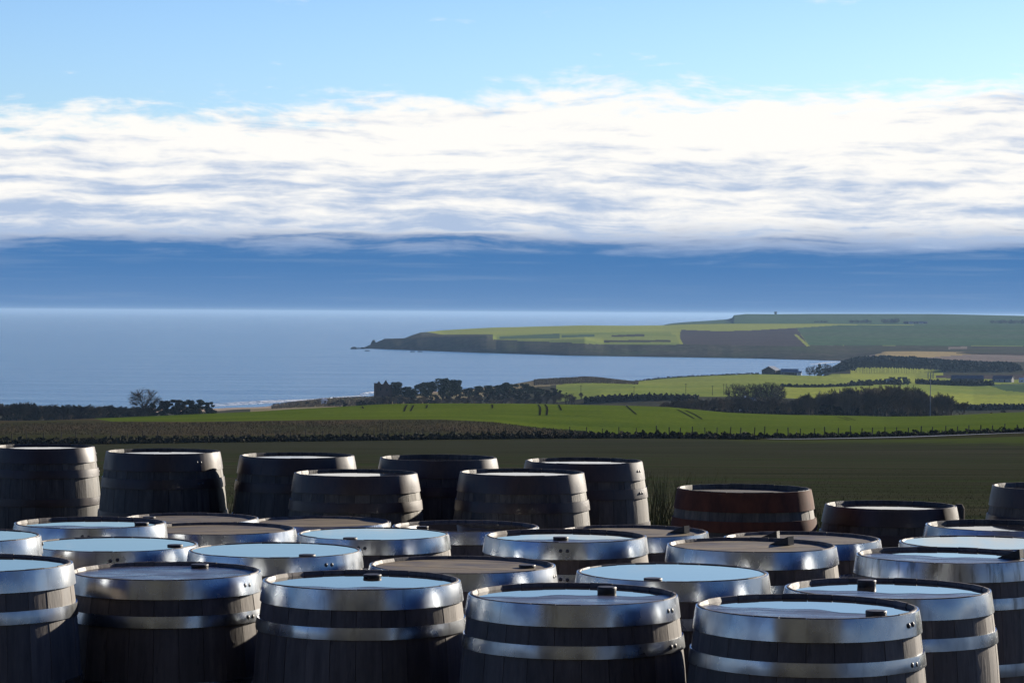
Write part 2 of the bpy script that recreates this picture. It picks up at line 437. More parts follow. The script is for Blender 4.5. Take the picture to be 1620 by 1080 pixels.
for k, nm in enumerate(REG):
    keep = rid == k
    mats = {0: [stubble], 1: [verge], 2: [rough_g], 3: [crop], 4: VM, 5: [marram], 6: [sand], 7: WM}[k]
    me = grid_mesh(nm, V, keep, mi if k == 4 else (wi if k == 7 else None), mats)
    tag(obj(nm, me), kind='structure')

# yard the casks stand on
def yard_z(Y): return -min(max((Y - 8.0) * .03, 0.0), .12)
bm = bmesh.new()
vs = [bm.verts.new(p) for p in ((-60, -60, 0), (60, -60, 0), (60, 17.0, 0), (-60, 17.0, 0))]; bm.faces.new(vs)
bmesh.ops.subdivide_edges(bm, edges=bm.edges[:], cuts=76, use_grid_fill=True)
for v_ in bm.verts: v_.co.z = yard_z(v_.co.y)
tag(obj('yard_ground', bm_mesh('yard_ground', bm, yardm)), kind='structure')

# headland across the bay and the far hill, as a second height field with its own rows
TSH = np.linspace(ray(540, 530).x / ray(540, 530).y, ray(1700, 530).x / ray(1700, 530).y, 780)
TSH = np.concatenate([TSH, TSH[-1] + np.geomspace(.004, .6, 24)])
def hrow(pts, sea=False):
    """pts: (x, y, Y) -> t, Y, z arrays on TSH"""
    q = []
    for p in pts:
        if sea:
            r = ray(p[0], p[1]); Yk = (SEA_Z - CZ) / (r.z / r.y) if len(p) < 3 else p[2]
            w = P(p[0], p[1], Yk)
        else: w = P(*p)
        q.append((w.x / w.y, w.y, w.z))
    tq = [a[0] for a in q]
    return np.interp(TSH, tq, [a[1] for a in q]), np.interp(TSH, tq, [a[2] for a in q])
H0 = hrow([(571, 551.5), (600, 552), (640, 553.5), (760, 558), (900, 562.5), (1000, 564), (1100, 565.5), (1200, 567.2), (1335, 571), (1375, 562, 3500), (1400, 558, 3500), (1620, 560.5, 3500), (2600, 566, 3500)], True)
H1 = hrow([(571, 551.2, 4440), (580, 549, 4440), (592, 543.5, 4430), (600, 540.5, 4420), (608, 535.6, 4400), (645, 535, 4330), (690, 532.6, 4260), (740, 531, 4180), (770, 531, 4130), (785, 536, 4110), (865, 537, 4020), (925, 536, 3960), (938, 539.5, 3950), (955, 543.5, 3930), (1060, 544, 3860), (1280, 548, 3780), (1345, 555, 3720), (1400, 553, 3720), (1620, 554, 3720), (2600, 558, 3720)])
H2 = hrow([(571, 551.2, 4460), (592, 543.6, 4480), (608, 535.8, 4500), (640, 534.8, 4500), (652, 530, 4550), (666, 525.5, 4600), (675, 525.2, 4650), (700, 529, 4560), (770, 528.5, 4500), (865, 531, 4350), (955, 531, 4300), (1060, 533, 4250), (1280, 535, 4200), (1400, 538, 4200), (1620, 541, 4200), (2600, 545, 4200)])
H3 = hrow([(571, 551.4, 4500), (608, 536.2, 4560), (640, 535, 4600), (652, 530.4, 4700), (666, 525.8, 4750), (675, 525, 4800), (700, 522.3, 5000), (730, 520.5, 5000), (780, 518, 5000), (850, 516.4, 5000), (920, 514.5, 5000), (990, 515, 5000), (1050, 514.4, 5100), (1090, 512.8, 5100), (1160, 512, 5100), (1300, 512, 5100), (1400, 513.5, 5100), (1620, 514, 5100), (2600, 515, 5100)])
H4 = (H3[0] + 500, H3[1] - np.where(TSH < ray(1052, 513).x, 40, 6))
far = [(571, 548, 6800), (1000, 520, 6800), (1050, 514, 6800), (1058, 512, 6800), (1066, 511, 6800), (1090, 509, 6800), (1120, 507.2, 6800), (1150, 505, 6800), (1158, 503, 6800), (1161, 498.5, 6800), (1180, 496.6, 6800), (1228, 496.8, 6800), (1290, 496.4, 6800), (1480, 496.6, 6800), (1530, 497.5, 6800), (1620, 499.5, 6800), (2600, 505, 6800)]
H5 = hrow(far)
H6 = (H5[0] + 900, H5[1] - 25)
rowsH = []
rngH = np.random.default_rng(4)
ridge = np.cumsum(rngH.normal(0, 1, len(TSH))); ridge -= np.convolve(ridge, np.ones(41) / 41, 'same'); ridge /= np.abs(ridge).max()
for (A, B, n, cl) in ((H0, H1, 12, True), (H1, H2, 16, False), (H2, H3, 26, False), (H3, H4, 6, False), (H4, H5, 22, False), (H5, H6, 3, False)):
    for k in range(n):
        f = k / n
        Yr = A[0] * (1 - f) + B[0] * f; z = A[1] * (1 - f) + B[1] * f
        if cl:
            fz = f ** .8; z = A[1] * (1 - fz) + B[1] * fz
            gul = (ridge * 4 + 7 * np.sin(TSH * 420 + 2 * np.sin(TSH * 150))) * math.sin(f * math.pi)
            Yr = Yr + gul
        rowsH.append(np.stack([TSH * Yr, Yr, z], -1))
VH = np.stack(rowsH)
nH = [12, 16, 26, 6, 22, 3]
rk = np.repeat(np.arange(6), nH)[:VH.shape[0]]
VH[0, :, 2] = np.minimum(VH[0, :, 2], np.where(TSH < ray(1335, 571).x, SEA_Z - .5, VH[0, :, 2]))
ch = (VH[:-1, :-1] + VH[1:, :-1] + VH[:-1, 1:] + VH[1:, 1:]) / 4
hx, hy = pix(ch[..., 0], ch[..., 1], ch[..., 2])
band = np.repeat(rk[:-1][:, None], VH.shape[1] - 1, 1)
HM = [scrubcliff, pasture2, pasture, plough, coolgreen, shadeland, greybrown]
hm = np.full(hx.shape, 2)
hm[band == 0] = 0
hm[(band == 1) & (hx < 780)] = 0
hm[(hx < 690) & (band <= 2)] = 0
hm[(hy < 529.5) & (hx > 672) & (band == 2)] = 1
hm[in_poly(hx, hy, [(780, 529), (890, 527), (1060, 523), (1070, 545), (960, 545), (780, 537)])] = 2
hm[in_poly(hx, hy, [(790, 532), (885, 527.5), (885, 535), (790, 536)])] = 4
hm[in_poly(hx, hy, [(888, 530), (940, 528.5), (940, 532.5), (888, 534)])] = 4
hm[in_poly(hx, hy, [(968, 530), (1020, 528), (1020, 532), (968, 533)])] = 5
hm[in_poly(hx, hy, [(955, 538), (1060, 537.5), (1062, 541), (955, 541.5)])] = 5
hm[in_poly(hx, hy, [(1077, 521.5), (1130, 523.5), (1180, 523), (1260, 518.5), (1280, 548), (1280, 566), (1075, 566)]) & (band >= 1)] = 3
hm[in_poly(hx, hy, [(1260, 518.5), (1330, 514), (1700, 514), (2700, 514), (2700, 546), (1620, 547), (1280, 546)]) & (band >= 1)] = 4
hm[in_poly(hx, hy, [(1280, 546), (1620, 547.5), (2700, 546), (2700, 600), (1280, 600)])] = 0
hm[in_poly(hx, hy, [(1500, 549), (1530, 548), (1530, 552), (1500, 552)])] = 6
hm[in_poly(hx, hy, [(1065.5, 521.5), (1069.5, 521.5), (1081, 545), (1076, 545)]) & (band >= 1)] = 1
hm[in_poly(hx, hy, [(1256, 529), (1261, 529), (1281, 547), (1276.5, 548)]) & (band >= 1)] = 1
hm[band == 4] = 4
hm[band >= 5] = 4
keep = np.ones(hx.shape, bool); hkeep = band <= 3
hkeep2 = (band >= 4)
tag(obj('headland', grid_mesh('headland', VH, hkeep, hm, HM)), kind='structure')
tag(obj('far_hill', grid_mesh('far_hill', VH, hkeep2 & (hx > 1030), hm, HM)), kind='structure')

# ------------------------------------------------------------------ sea
def sea_material():
    m = MT('sea_water')
    g = m.N('ShaderNodeNewGeometry')
    def nz(scale, rot, detail, off):
        mp = m.N('ShaderNodeMapping'); m.link(g.outputs['Position'], mp.inputs[0]); mp.inputs['Rotation'].default_value = (0, 0, R(rot)); mp.inputs['Scale'].default_value = scale
        mp.inputs['Location'].default_value = (off, off * .7, 0)
        return m.noise(mp.outputs[0], 1.0, detail, .55)
    big = nz((.0016, .011, .01), -14, 4, 3.0)
    mid = nz((.010, .045, .01), -10, 4, 9.0)
    sml = nz((.10, .30, .1), -6, 3, 5.0)
    a = m.N('ShaderNodeMath', operation='ADD'); m.link(m.mul(big, 7.0), a.inputs[0]); m.link(m.mul(mid, 2.6), a.inputs[1])
    b = m.N('ShaderNodeMath', operation='ADD'); m.link(a.outputs[0], b.inputs[0]); m.link(m.mul(sml, .55), b.inputs[1])
    m.bump(b.outputs[0], 1.0, 1.0)
    m.set(col=(.028, .115, .195), rough=.22, ior=1.34, spec=.5)
    return m.m
seam = sea_material()
SX = 126000.0
ysea = np.concatenate([[1100, 1500, 1900, 2500, 3500, 5000, 8000, 16000, 40000, 125000]])
xs = np.array([-SX, -40000, -12000, -4000, -1500, 0, 1500, 4000, 12000, 40000, SX])
XX, YS = np.meshgrid(xs, ysea)
tag(obj('sea', grid_mesh('sea', np.stack([XX, YS, np.full_like(XX, SEA_Z)], -1), None, None, [seam], False)), kind='structure')

# ------------------------------------------------------------------ cask materials
def wood_mat(name, dark, mid, stain, wet=.0, flat=False):
    m = MT(name)
    v = m.coord('Object', (2.2, 52, 1) if flat else (38, 38, 2.2), True); g = m.noise(v, 1.0, 7, .65)
    v2 = m.coord('Object', (7, 7, 3.0), True); s = m.noise(v2, 1.0, 5, .6)
    v3 = m.coord('Object', (6, 120, 1) if flat else (90, 90, 9), True); fine = m.noise(v3, 1.0, 3, .6)
    col = m.mix(m.ramp(g, .3, .7), dark, mid)
    col = m.mix(m.ramp(s, .50, .72), col, stain)
    h = m.N('ShaderNodeHueSaturation'); m.link(col, h.inputs['Color'])
    m.link(m.ramp(m.rnd(), 0, 1, .72, 1.25), h.inputs['Value'])
    col = m.mix(m.ramp(fine, .60, .74, 0, .7), h.outputs[0], tuple(c * .35 for c in dark))
    m.set(col=col, rough=m.ramp(s, .35, .7, .72 - wet, .52 - wet), spec=.5)
    b = m.N('ShaderNodeMath', operation='ADD'); m.link(g, b.inputs[0]); m.link(fine, b.inputs[1])
    m.bump(b.outputs[0], .55 if wet < .3 else .12, .0016)
    MATS[name] = m.m; return m.m
oak = wood_mat('weathered_oak', (.060, .049, .039), (.150, .122, .095), (.042, .034, .028))
stained_oak = wood_mat('stained_oak', (.060, .040, .024), (.14, .10, .066), (.050, .022, .008))
old_oak = wood_mat('old_blackened_oak', (.024, .020, .014), (.115, .099, .068), (.012, .010, .008))
head_oak = wood_mat('head_oak', (.080, .057, .024), (.215, .160, .072), (.062, .044, .019), 0, True)
wet_oak = wood_mat('wet_head_oak', (.035, .030, .028), (.07, .06, .055), (.025, .022, .02), .34, True)
dark_head = wood_mat('blackened_head_oak', (.012, .010, .009), (.03, .026, .022), (.008, .007, .006), -.25)

def galv_mat(name, base, r0, r1, metal=1.0, streak=.55, lo=.58):
    m = MT(name)
    n = m.noise(m.coord('Object', (7, 7, 5), True), 1.0, 4, .55)
    st = m.noise(m.coord('Object', (34, 34, 2.5), True), 1.0, 4, .6)
    vo = m.voro(m.coord('Object', (1, 1, 1), True), 70.0); sp = m.N('ShaderNodeSeparateColor'); m.link(vo.outputs['Color'], sp.inputs[0])
    col = m.mix(m.ramp(sp.outputs[0], 0, 1, 0, .16), base, tuple(c * .75 for c in base))
    col = m.mix(m.ramp(n, .50, .72, 0, .7), col, tuple(c * .5 for c in base))
    col = m.mix(m.ramp(st, lo, lo + .16, 0, streak), col, tuple(c * a for c, a in zip(base, (.40, .37, .34))))
    m.set(col=col, rough=m.ramp(n, .3, .7, r0, r1), metal=metal)
    d = m.noise(m.coord('Object', (8, 8, 7), True), 1.0, 1.5, .45)
    m.bump(d, .6, .009)
    MATS[name] = m.m; return m.m
galv = galv_mat('galvanised_steel', (.37, .39, .41), .19, .36)
galv_s = galv_mat('streaked_galvanised_steel', (.37, .39, .41), .22, .40, 1.0, .92, .50)
def rust_mat():
    m = MT('rusty_hoop_steel')
    n = m.noise(m.coord('Object', (14, 14, 8), True), 1.0, 6, .65)
    s = m.noise(m.coord('Object', (50, 50, 6), True), 1.0, 4, .6)
    col = m.mix(m.ramp(n, .35, .65), (.026, .016, .012), (.050, .029, .021))
    col = m.mix(m.ramp(s, .55, .7, 0, .7), col, (.015, .011, .010))
    m.set(col=col, rough=m.ramp(n, .3, .7, .36, .5), spec=.42)
    m.bump(n, .4, .0012); return m.m
rust = rust_mat()
def redrust_mat():
    m = MT('red_rusted_hoop')
    n = m.noise(m.coord('Object', (14, 14, 8), True), 1.0, 6, .65)
    m.set(col=m.mix(m.ramp(n, .35, .65), (.12, .040, .018), (.06, .022, .012)), rough=.85, spec=.3)
    m.bump(n, .5, .002); return m.m
redrust = redrust_mat()
def water_mat():
    m = MT('rain_water')
    n = m.noise(m.coord('World'), 14.0, 3, .5)
    m.set(col=(.020, .018, .016), rough=.02, ior=1.40, spec=.5)
    m.bump(n, .06, .0006); return m.m
waterm = water_mat()
rubber = simple('bung_rubber', (.012, .011, .011), (.025, .021, .019), 60, .55, .4, kind='Object')
rivet_m = simple('dark_rivet', (.03, .03, .032), (.07, .065, .06), 80, .5, .5, kind='Object')

# ------------------------------------------------------------------ casks
H = .95; RH = .30; NST = 26; TH = .026
RB = {'A': .339, 'B': .352}
ZS = [0, .12, .30, .475, .62, .74, .83, .90, .933, .95]
def rad(z, k): return RB[k] - (RB[k] - RH) * ((z - H / 2) / (H / 2)) ** 2
def thick(z): return float(np.interp(z, [0, .90, .933, H], [TH, TH, .0145, .0045]))
STEP = 2 * math.pi / NST
def stave_mesh(k, wf, name):
    h = STEP / 2 * wf - .0022
    v = []; f = []
    for z in ZS:
        r = rad(z, k)
        for a in (-h, 0, h): v.append(((r + (.0006 if a == 0 else 0)) * math.sin(a), -(r + (.0006 if a == 0 else 0)) * math.cos(a), z))
        ri = r - thick(z)
        for a in (h, -h): v.append((ri * math.sin(a), -ri * math.cos(a), z))
    n = len(ZS)
    for i in range(n - 1):
        for j in range(5):
            a, b = i * 5 + j, i * 5 + (j + 1) % 5
            f.append((a, b, b + 5, a + 5))
    f.append((4, 3, 2, 1, 0)); t = (n - 1) * 5; f.append((t, t + 1, t + 2, t + 3, t + 4))
    me = mesh(name, v, f)
    for p in me.polygons: p.use_smooth = True
    me.set_sharp_from_angle(angle=R(28)); return me
widths = [1.12, .86, 1.0, .94, 1.08]
STAVES = {(k, m): stave_mesh(k, 1.0, 'stave') for k in 'AB' for m in ('oak', 'old', 'stain')}
for (k, m), me in STAVES.items(): me.materials.append({'oak': oak, 'old': old_oak, 'stain': stained_oak}[m])

def hoop_mesh(k, z0, z1, mat, seed, name='hoop', lap=True, tilt=0.0):
    rng = random.Random(seed); n = 96; v = []; f = []
    ph = [rng.uniform(0, 6.28) for _ in range(7)]
    def wv(a): return .0008 * math.sin(3 * a + ph[0]) + .0007 * math.sin(7 * a + ph[1]) + .0005 * math.sin(13 * a + ph[2]) + .0002 * math.sin(23 * a + ph[3])
    rows = 4
    for i in range(n + 1):
        a = 2 * math.pi * i / n * 1.0
        a2 = a * (1 + (.028 if lap else 0)) - .06     # ends overlap at the seam
        step = .0022 * (i / n)
        for j in range(rows):
            z = z0 + (z1 - z0) * j / (rows - 1) + tilt * math.sin(a2 + ph[4])
            bow = .0006 * math.sin(math.pi * j / (rows - 1)) + .0005 * math.sin(5 * a2 + ph[5] + j * .9)
            r = rad(min(z, H), k) + .0044 + wv(a2) + step + bow
            v.append((r * math.sin(a2), -r * math.cos(a2), z))
        for j in (rows - 1, 0):
            z = z0 + (z1 - z0) * j / (rows - 1) + tilt * math.sin(a2 + ph[4])
            r = rad(min(z, H), k) + .0002 + step * .5
            v.append((r * math.sin(a2), -r * math.cos(a2), z))
    m = rows + 2
    for i in range(n):
        for j in range(m):
            b, c = i * m + j, i * m + (j + 1) % m
            f.append((b, b + m, c + m, c))
    f.append(tuple(range(m))); f.append(tuple(n * m + j for j in reversed(range(m))))
    me = mesh(name, v, f, mat=mat)
    for p in me.polygons: p.use_smooth = True
    me.set_sharp_from_angle(angle=R(35)); return me
HZ = {'A': [(.888, .9475), (.800, .836), (.588, .628)], 'B': [(.866, .948), (.782, .828), (.625, .668)]}
HOOPS = {}
for k, mt, key in (('A', galv, 'galv'), ('A', galv_s, 'streak'), ('B', rust, 'rust'), ('B', redrust, 'red'), ('B', galv, 'bgalv')):
    for i, (a, b) in enumerate(HZ[k]):
        HOOPS[(key, i)] = [hoop_mesh(k, a, b, mt, 11 * i + 100 * q + len(key)) for q in range(3)]
def rivet_mesh():
    v = []; f = []; n = 10
    for r, d in ((.0072, 0), (.0068, .0022), (.0040, .0042)):
        for i in range(n): v.append((r * math.cos(6.2832 * i / n), -d, r * math.sin(6.2832 * i / n)))
    for q in range(2):
        for i in range(n): f.append((q * n + i, q * n + (i + 1) % n, (q + 1) * n + (i + 1) % n, (q + 1) * n + i))
    f.append(tuple(2 * n + i for i in range(n)))
    return mesh('rivet', v, f, True, rivet_m)
RIVET = rivet_mesh()
def bung_mesh(kind):
    v = []; f = []; n = 24
    if kind == 'wedge':     # a cut block of wood leaning on the head
        pts = [(-.038, -.018), (.042, -.018), (.042, .018), (-.038, .018)]
        v = [(x, y, 0) for x, y in pts] + [(x, y, .004 if x > 0 else .030) for x, y in pts]
        f = [(3, 2, 1, 0), (4, 5, 6, 7), (0, 1, 5, 4), (1, 2, 6, 5), (2, 3, 7, 6), (3, 0, 4, 7)]
        return mesh('bung', v, f, False, rubber)
    prof = {'disc': [(.025, -.012), (.0275, .0), (.029, .008), (.0275, .0105), (.0, .011)], 'tall': [(.025, -.012), (.0275, .0), (.0285, .016), (.027, .0185), (.0, .019)]}[kind]
    for r, z in prof[:-1]:
        for i in range(n): v.append((r * math.cos(6.2832 * i / n), r * math.sin(6.2832 * i / n), z))
    m = len(prof) - 1
    for q in range(m - 1):
        for i in range(n): f.append((q * n + i, q * n + (i + 1) % n, (q + 1) * n + (i + 1) % n, (q + 1) * n + i))
    v.append((0, 0, prof[-1][1])); c = len(v) - 1
    for i in range(n): f.append(((m - 1) * n + i, (m - 1) * n + (i + 1) % n, c))
    me = mesh('bung', v, f, False, rubber)
    for p in me.polygons: p.use_smooth = len(p.vertices) == 4 and p.index < n * (m - 2)
    return me
BUNG = {k: bung_mesh(k) for k in ('disc', 'tall', 'wedge')}
def head_boards(zt, mats):
    r = RH - thick(zt) + .0025; n = 7; out = []
    edges = np.linspace(-r, r, n + 1)
    for i in range(n):
        a, b = edges[i] + .0007, edges[i + 1] - .0007
        pts = []
        for y in np.linspace(a, b, 5): pts.append((math.sqrt(max(r * r - y * y, 1e-6)), y))
        for y in np.linspace(b, a, 5): pts.append((-math.sqrt(max(r * r - y * y, 1e-6)), y))
        m = len(pts); dz = (-.0003, .0001, -.0002, .0002, 0, -.0002, .0001)[i]
        v = [(x, y, zt + dz) for x, y in pts] + [(x, y, zt - .02) for x, y in pts]
        f = [tuple(range(m)), tuple(reversed(range(m, 2 * m)))] + [(j, m + j, m + (j + 1) % m, (j + 1) % m) for j in range(m)]
        out.append((v, f))
    return {key: [mesh('head_board', v, f, False, mt) for v, f in out] for key, mt in mats.items()}
HEADS = {'A': head_boards(H - .0115, {'dry': head_oak, 'wet': wet_oak}), 'B': head_boards(H - .022, {'dark': dark_head})}
def water_mesh(z, cut=None, seed=0, ang=0.0):
    """flat sheet of rain water lying in the head; cut: keep only what lies beyond that share of the radius along +ang"""
    rng = random.Random(seed); r = RH - thick(z) + .0012; n = 72; pts = []
    for i in range(n):
        a = 2 * math.pi * i / n; pts.append([r * math.cos(a), r * math.sin(a)])
    if cut is not None:
        ph = [rng.uniform(0, 6.28) for _ in range(4)]
        ux, uy = math.sin(ang), math.cos(ang); out = []
        arc = []
        for x, y in pts:
            d = x * ux + y * uy; e = x * uy - y * ux
            lim = cut * r + .020 * math.sin(e * 17 + ph[0]) + .012 * math.sin(e * 41 + ph[1])
            arc.append((d >= lim, e, d))
        keep = [(e, d) for ok, e, d in arc if ok]
        keep.sort()
        e0, e1 = keep[0][0], keep[-1][0]
        low = []
        for q in range(41):
            e = e0 + (e1 - e0) * q / 40
            lim = cut * r + .020 * math.sin(e * 17 + ph[0]) + .012 * math.sin(e * 41 + ph[1])
            top = math.sqrt(max(r * r - e * e, 0)); low.append((e, min(max(lim, -top), top)))
        hi = [(e0 + (e1 - e0) * q / 40) for q in range(41)]
        v = []; f = []
        for (e, d), e_ in zip(low, hi):
            for D in (d, math.sqrt(max(r * r - e_ * e_, 0))): v.append((e * uy + D * ux, -e * ux + D * uy, z))
        for q in range(40): f.append((2 * q, 2 * q + 2, 2 * q + 3, 2 * q + 1))
        me = mesh('rain_water', v, f, False, waterm)
        bm = bmesh.new(); bm.from_mesh(me); bmesh.ops.remove_doubles(bm, verts=bm.verts[:], dist=1e-5); bmesh.ops.recalc_face_normals(bm, faces=bm.faces[:])
        for fc in bm.faces:
            if fc.normal.z < 0: fc.normal_flip()
        bm.to_mesh(me); bm.free(); return me
    return mesh('rain_water', [(x, y, z) for x, y in pts], [tuple(range(n))], False, waterm)

def sea_h(x): return 494.0 + (x - 810) * ROLL
SPOTS = []
def cask(cxp, yp, w, kind, hoops, head, water, rivet_deg, bung, label, group, wood=None, seed=0, dia=None):
    rng = random.Random(seed * 7 + 3)
    d = F * (dia or (.600 if kind == 'A' else .625)) / w          # depth from the known head diameter
    c = P(cxp, yp, d); g = yard_z(c.y); sz = (c.z - g) / H
    s = (w * d / F / 2) / (RH + .0042)
    root = empty('cask', (c.x, c.y, g)); root.scale = (s, s, sz)
    tag(root, label, 'barrel', group)
    SPOTS.append((label, c.x, c.y, s * RB[kind]))
    mk = wood or ('oak' if kind == 'A' else 'old')
    a0 = rng.uniform(0, STEP)
    for q in range(NST):
        j = rng.uniform(-.0009, .0009)
        o = obj('stave', STAVES[(kind, mk)], None, root, (j * math.sin(a0 + q * STEP), -j * math.cos(a0 + q * STEP), rng.uniform(-.0012, .0004)), (0, 0, a0 + q * STEP))
    rz = R(rivet_deg)
    for i, (z0, z1) in enumerate(HZ[kind]):
        hp = obj('hoop', HOOPS[(hoops, i)][rng.randrange(3)], None, root, None, (0, 0, rz + rng.uniform(-.015, .015) + (0 if i < 2 else .1)))
        zm = (z0 + z1) / 2
        for q in (-.040, .040):
            r = rad(zm, kind) + .0060; sl = math.atan((rad(z0, kind) - rad(z1, kind)) / (z1 - z0))
            obj('rivet', RIVET, None, hp, (r * math.sin(q), -r * math.cos(q), zm + rng.uniform(-.002, .002)), (-sl, 0, q))
    hb = HEADS[kind][head]; ha = rng.uniform(-.45, .45)
    for me in hb: obj('head_board', me, None, root, None, (0, 0, ha))
    zt = H - (.0115 if kind == 'A' else .022)
    if water == 'full': obj('rain_water', water_mesh(H - (.0030 if kind == 'A' else (.016 if cxp > 1300 else .0105))), None, root)
    elif water == 'low': obj('rain_water', water_mesh(H - .0085 if kind == 'A' else H - .019), None, root)
    elif isinstance(water, tuple): obj('rain_water', water_mesh(zt + .0005, water[0], seed, R(water[1])), None, root)
    if bung:
        bx, by, bk = bung
        zt2 = zt if water != 'full' else H - .0075
        r = ray(bx, by); k = (g + (zt2 + .01) * sz - CZ) / r.z; q = Vector((0, 0, CZ)) + r * k
        lx, ly = (q.x - c.x) / s, (q.y - c.y) / s
        m = math.hypot(lx, ly); mx = RH - .0145 - .034
        if m > mx: lx *= mx / m; ly *= mx / m
        obj('bung', BUNG[bk], None, root, (lx, ly, zt2), (0, R(4) if bk == 'wedge' else 0, R({'wedge': 150}.get(bk, 0)) + rng.uniform(-.2, .2)), (1 / s, 1 / s, 1))
    return root

GA = 'new casks with galvanised hoops standing in the yard'
GB = 'old blackened casks standing at the edge of the field'
A_ = [  # cx, y, width, head, water, rivet angle, bung, label
    (262.5, 901.5, 298, 'wet', None, 62, (316, 892, 'disc'), 'oak cask with a damp slate-grey head and no pool, flat black bung at its rim'),
    (572.5, 915.5, 311, 'wet', (-.45, 8), -95, (589, 908, 'disc'), 'oak cask with a blue pool and flat black bung, beside the damp slate-grey head'),
    (907, 937.5, 330, 'wet', (.10, -6), 61, (960, 932, 'tall'), 'oak cask with a tall black cylindrical bung standing on its half-wet pale head'),
    (1276.5, 957, 350, 'wet', (-.05, 24), 56, (1386, 970, 'tall'), 'oak cask with fat bung and two rivets at one side of its top hoop'),
    (1404.5, 929, 322, 'wet', (-.1, 10), -70, (1371, 921, 'tall'), 'oak cask with short fat bung on its wet head, between streaked hoop and side rivets'),
    (1498, 876.5, 283, 'wet', (.15, 20), 100, (1600, 878, 'wedge'), 'oak cask with grime-streaked galvanised hoop and a tilted wedge on its wet head'),
    (1063.5, 903.5, 301, 'wet', 'full', 105, (1033, 914, 'disc'), 'oak cask brimming with blue water, its bung peeping over a hoop without rivets'),
    (1189, 860.5, 265, 'dry', None, -100, (1238, 857, 'wedge'), 'oak cask with a dry buff head and tilted wooden wedge, clean blue-grey galvanised hoop'),
    (895.5, 846, 254, 'wet', (-.2, -10), -2, (887, 849, 'disc'), 'oak cask with two dark rivets centred in its hoop and brown-stained staves below'),
    (1001.5, 839, 234, 'dry', None, 120, (1075, 839, 'wedge'), 'oak cask with dry brown head and tipped block, beside the rust-red cask'),
    (731.5, 891.5, 293, 'dry', None, 75, (834, 893, 'disc'), 'oak cask with a dry ridged brown head and a dark bung close to its rim'),
    (591, 843, 238, 'wet', 'full', -5, (549, 851, 'disc'), 'oak cask full of blue water, twin rivets in its hoop, behind the dry ridged head'),
    (736.5, 831, 230, 'wet', (-.9, -20), 150, (668, 832, 'disc'), 'oak cask whose pool mirrors a dark old cask over half its width'),
    (435.5, 868.5, 271, 'wet', 'full', 42, (504, 880, 'disc'), 'oak cask brimming with blue water, low bung above twin rivets at one side'),
    (179, 859.5, 266, 'wet', 'full', 9, (277, 861, 'disc'), 'oak cask brimming with blue water, round black bung standing well inside the pool'),
    (346.5, 834.7, 240, 'dry', None, -25, None, 'oak cask with a dry grey-brown head and no bung, sunlit patch on its hoop'),
    (143, 825.5, 236, 'wet', (-.2, 0), 5, (224, 826, 'disc'), 'oak cask with a sliver of blue water, below the old cask with pointed sunlit flank'),
    (-67, 846, 258, 'wet', 'full', 100, None, 'oak cask full of blue water without a bung, behind the cask with low pool'),
    (-38, 889, 300, 'wet', 'low', 110, None, 'oak cask with a low blue pool inside a dark rim, next to damp slate-grey head'),
    (302, 818.5, 212, 'dry', None, 120, (236, 817, 'disc'), 'oak cask with dry pale head and flat bung, below the three sunlit cream hoops'),
    (507, 824, 220, 'dry', None, 100, None, 'oak cask with dry brown head and no bung, only a sliver of hoop showing'),
    (1268.5, 850, 245, 'dry', None, 130, (1217, 848, 'wedge'), 'oak cask with dry dark head, behind the buff head with tilted wedge'),
    (1554, 857, 259, 'wet', 'full', 100, None, 'oak cask with a white-streaked bright pool, behind the grime-streaked hoop'),
]
for i, (x, y, w, hd, wt, rv, bg, lab) in enumerate(A_):
    cask(x, y, w, 'A', 'streak' if i == 5 else 'galv', hd, wt, rv, bg, lab, GA, wood='stain' if i == 8 else None, seed=i + 1, dia={10: .628, 12: .665, 13: .60, 14: .62, 16: .597, 11: .612, 15: .64, 20: .66, 17: .565, 18: .57, 19: .60}.get(i))
cask(1582, 830, 231, 'B', 'bgalv', 'dark', 'full', 100, None, 'grey-hooped cask with a glaring white pool cut off by a dark reflection', GB, seed=61)
B_ = [
    (68, 705.5, 160, 'rust', 'full', 100, 'old dark cask whose sunlit flank tapers to a point behind its neighbour'),
    (258.5, 713, 178, 'rust', 'full', 44, 'old dark cask with three sunlit cream hoops, twin rivets beside the sunlit strip'),
    (470, 719.5, 179, 'rust', 'full', 110, 'old dark cask with sunlit rim corner, overlapped by the cask before it'),
    (563, 747, 193, 'rust', 'full', 120, 'old dark cask with two sunlit hoops, standing before two half-hidden old casks'),
    (693.5, 723, 183, 'rust', 'low', 130, 'old dark cask with sunlit hoop corner and no pool showing, between two others'),
    (825.5, 746, 195, 'rust', 'full', 140, 'old dark cask with narrow white pool, overlapping the one with the long sunlit flank'),
    (924, 728, 184, 'rust', 'full', 62, 'old dark cask with a long sunlit flank and sunlit rivets, beside weeds'),
    (1177, 771.5, 210, 'red', 'none', 120, 'squat rust-red cask with crumbling hoops and no pool'),
    (1408.5, 798, 205, 'rust', 'full', 120, 'old dark cask with a wide glaring white pool showing inside its rim'),
    (1675, 768.5, 207, 'rust', 'full', 120, 'old dark cask behind the glaring pool with the dark reflection'),
]
for i, (x, y, w, hp, wt, rv, lab) in enumerate(B_):
    cask(x, y, w, 'B', hp, 'dark', wt, rv, None, lab, GB, seed=i + 31)

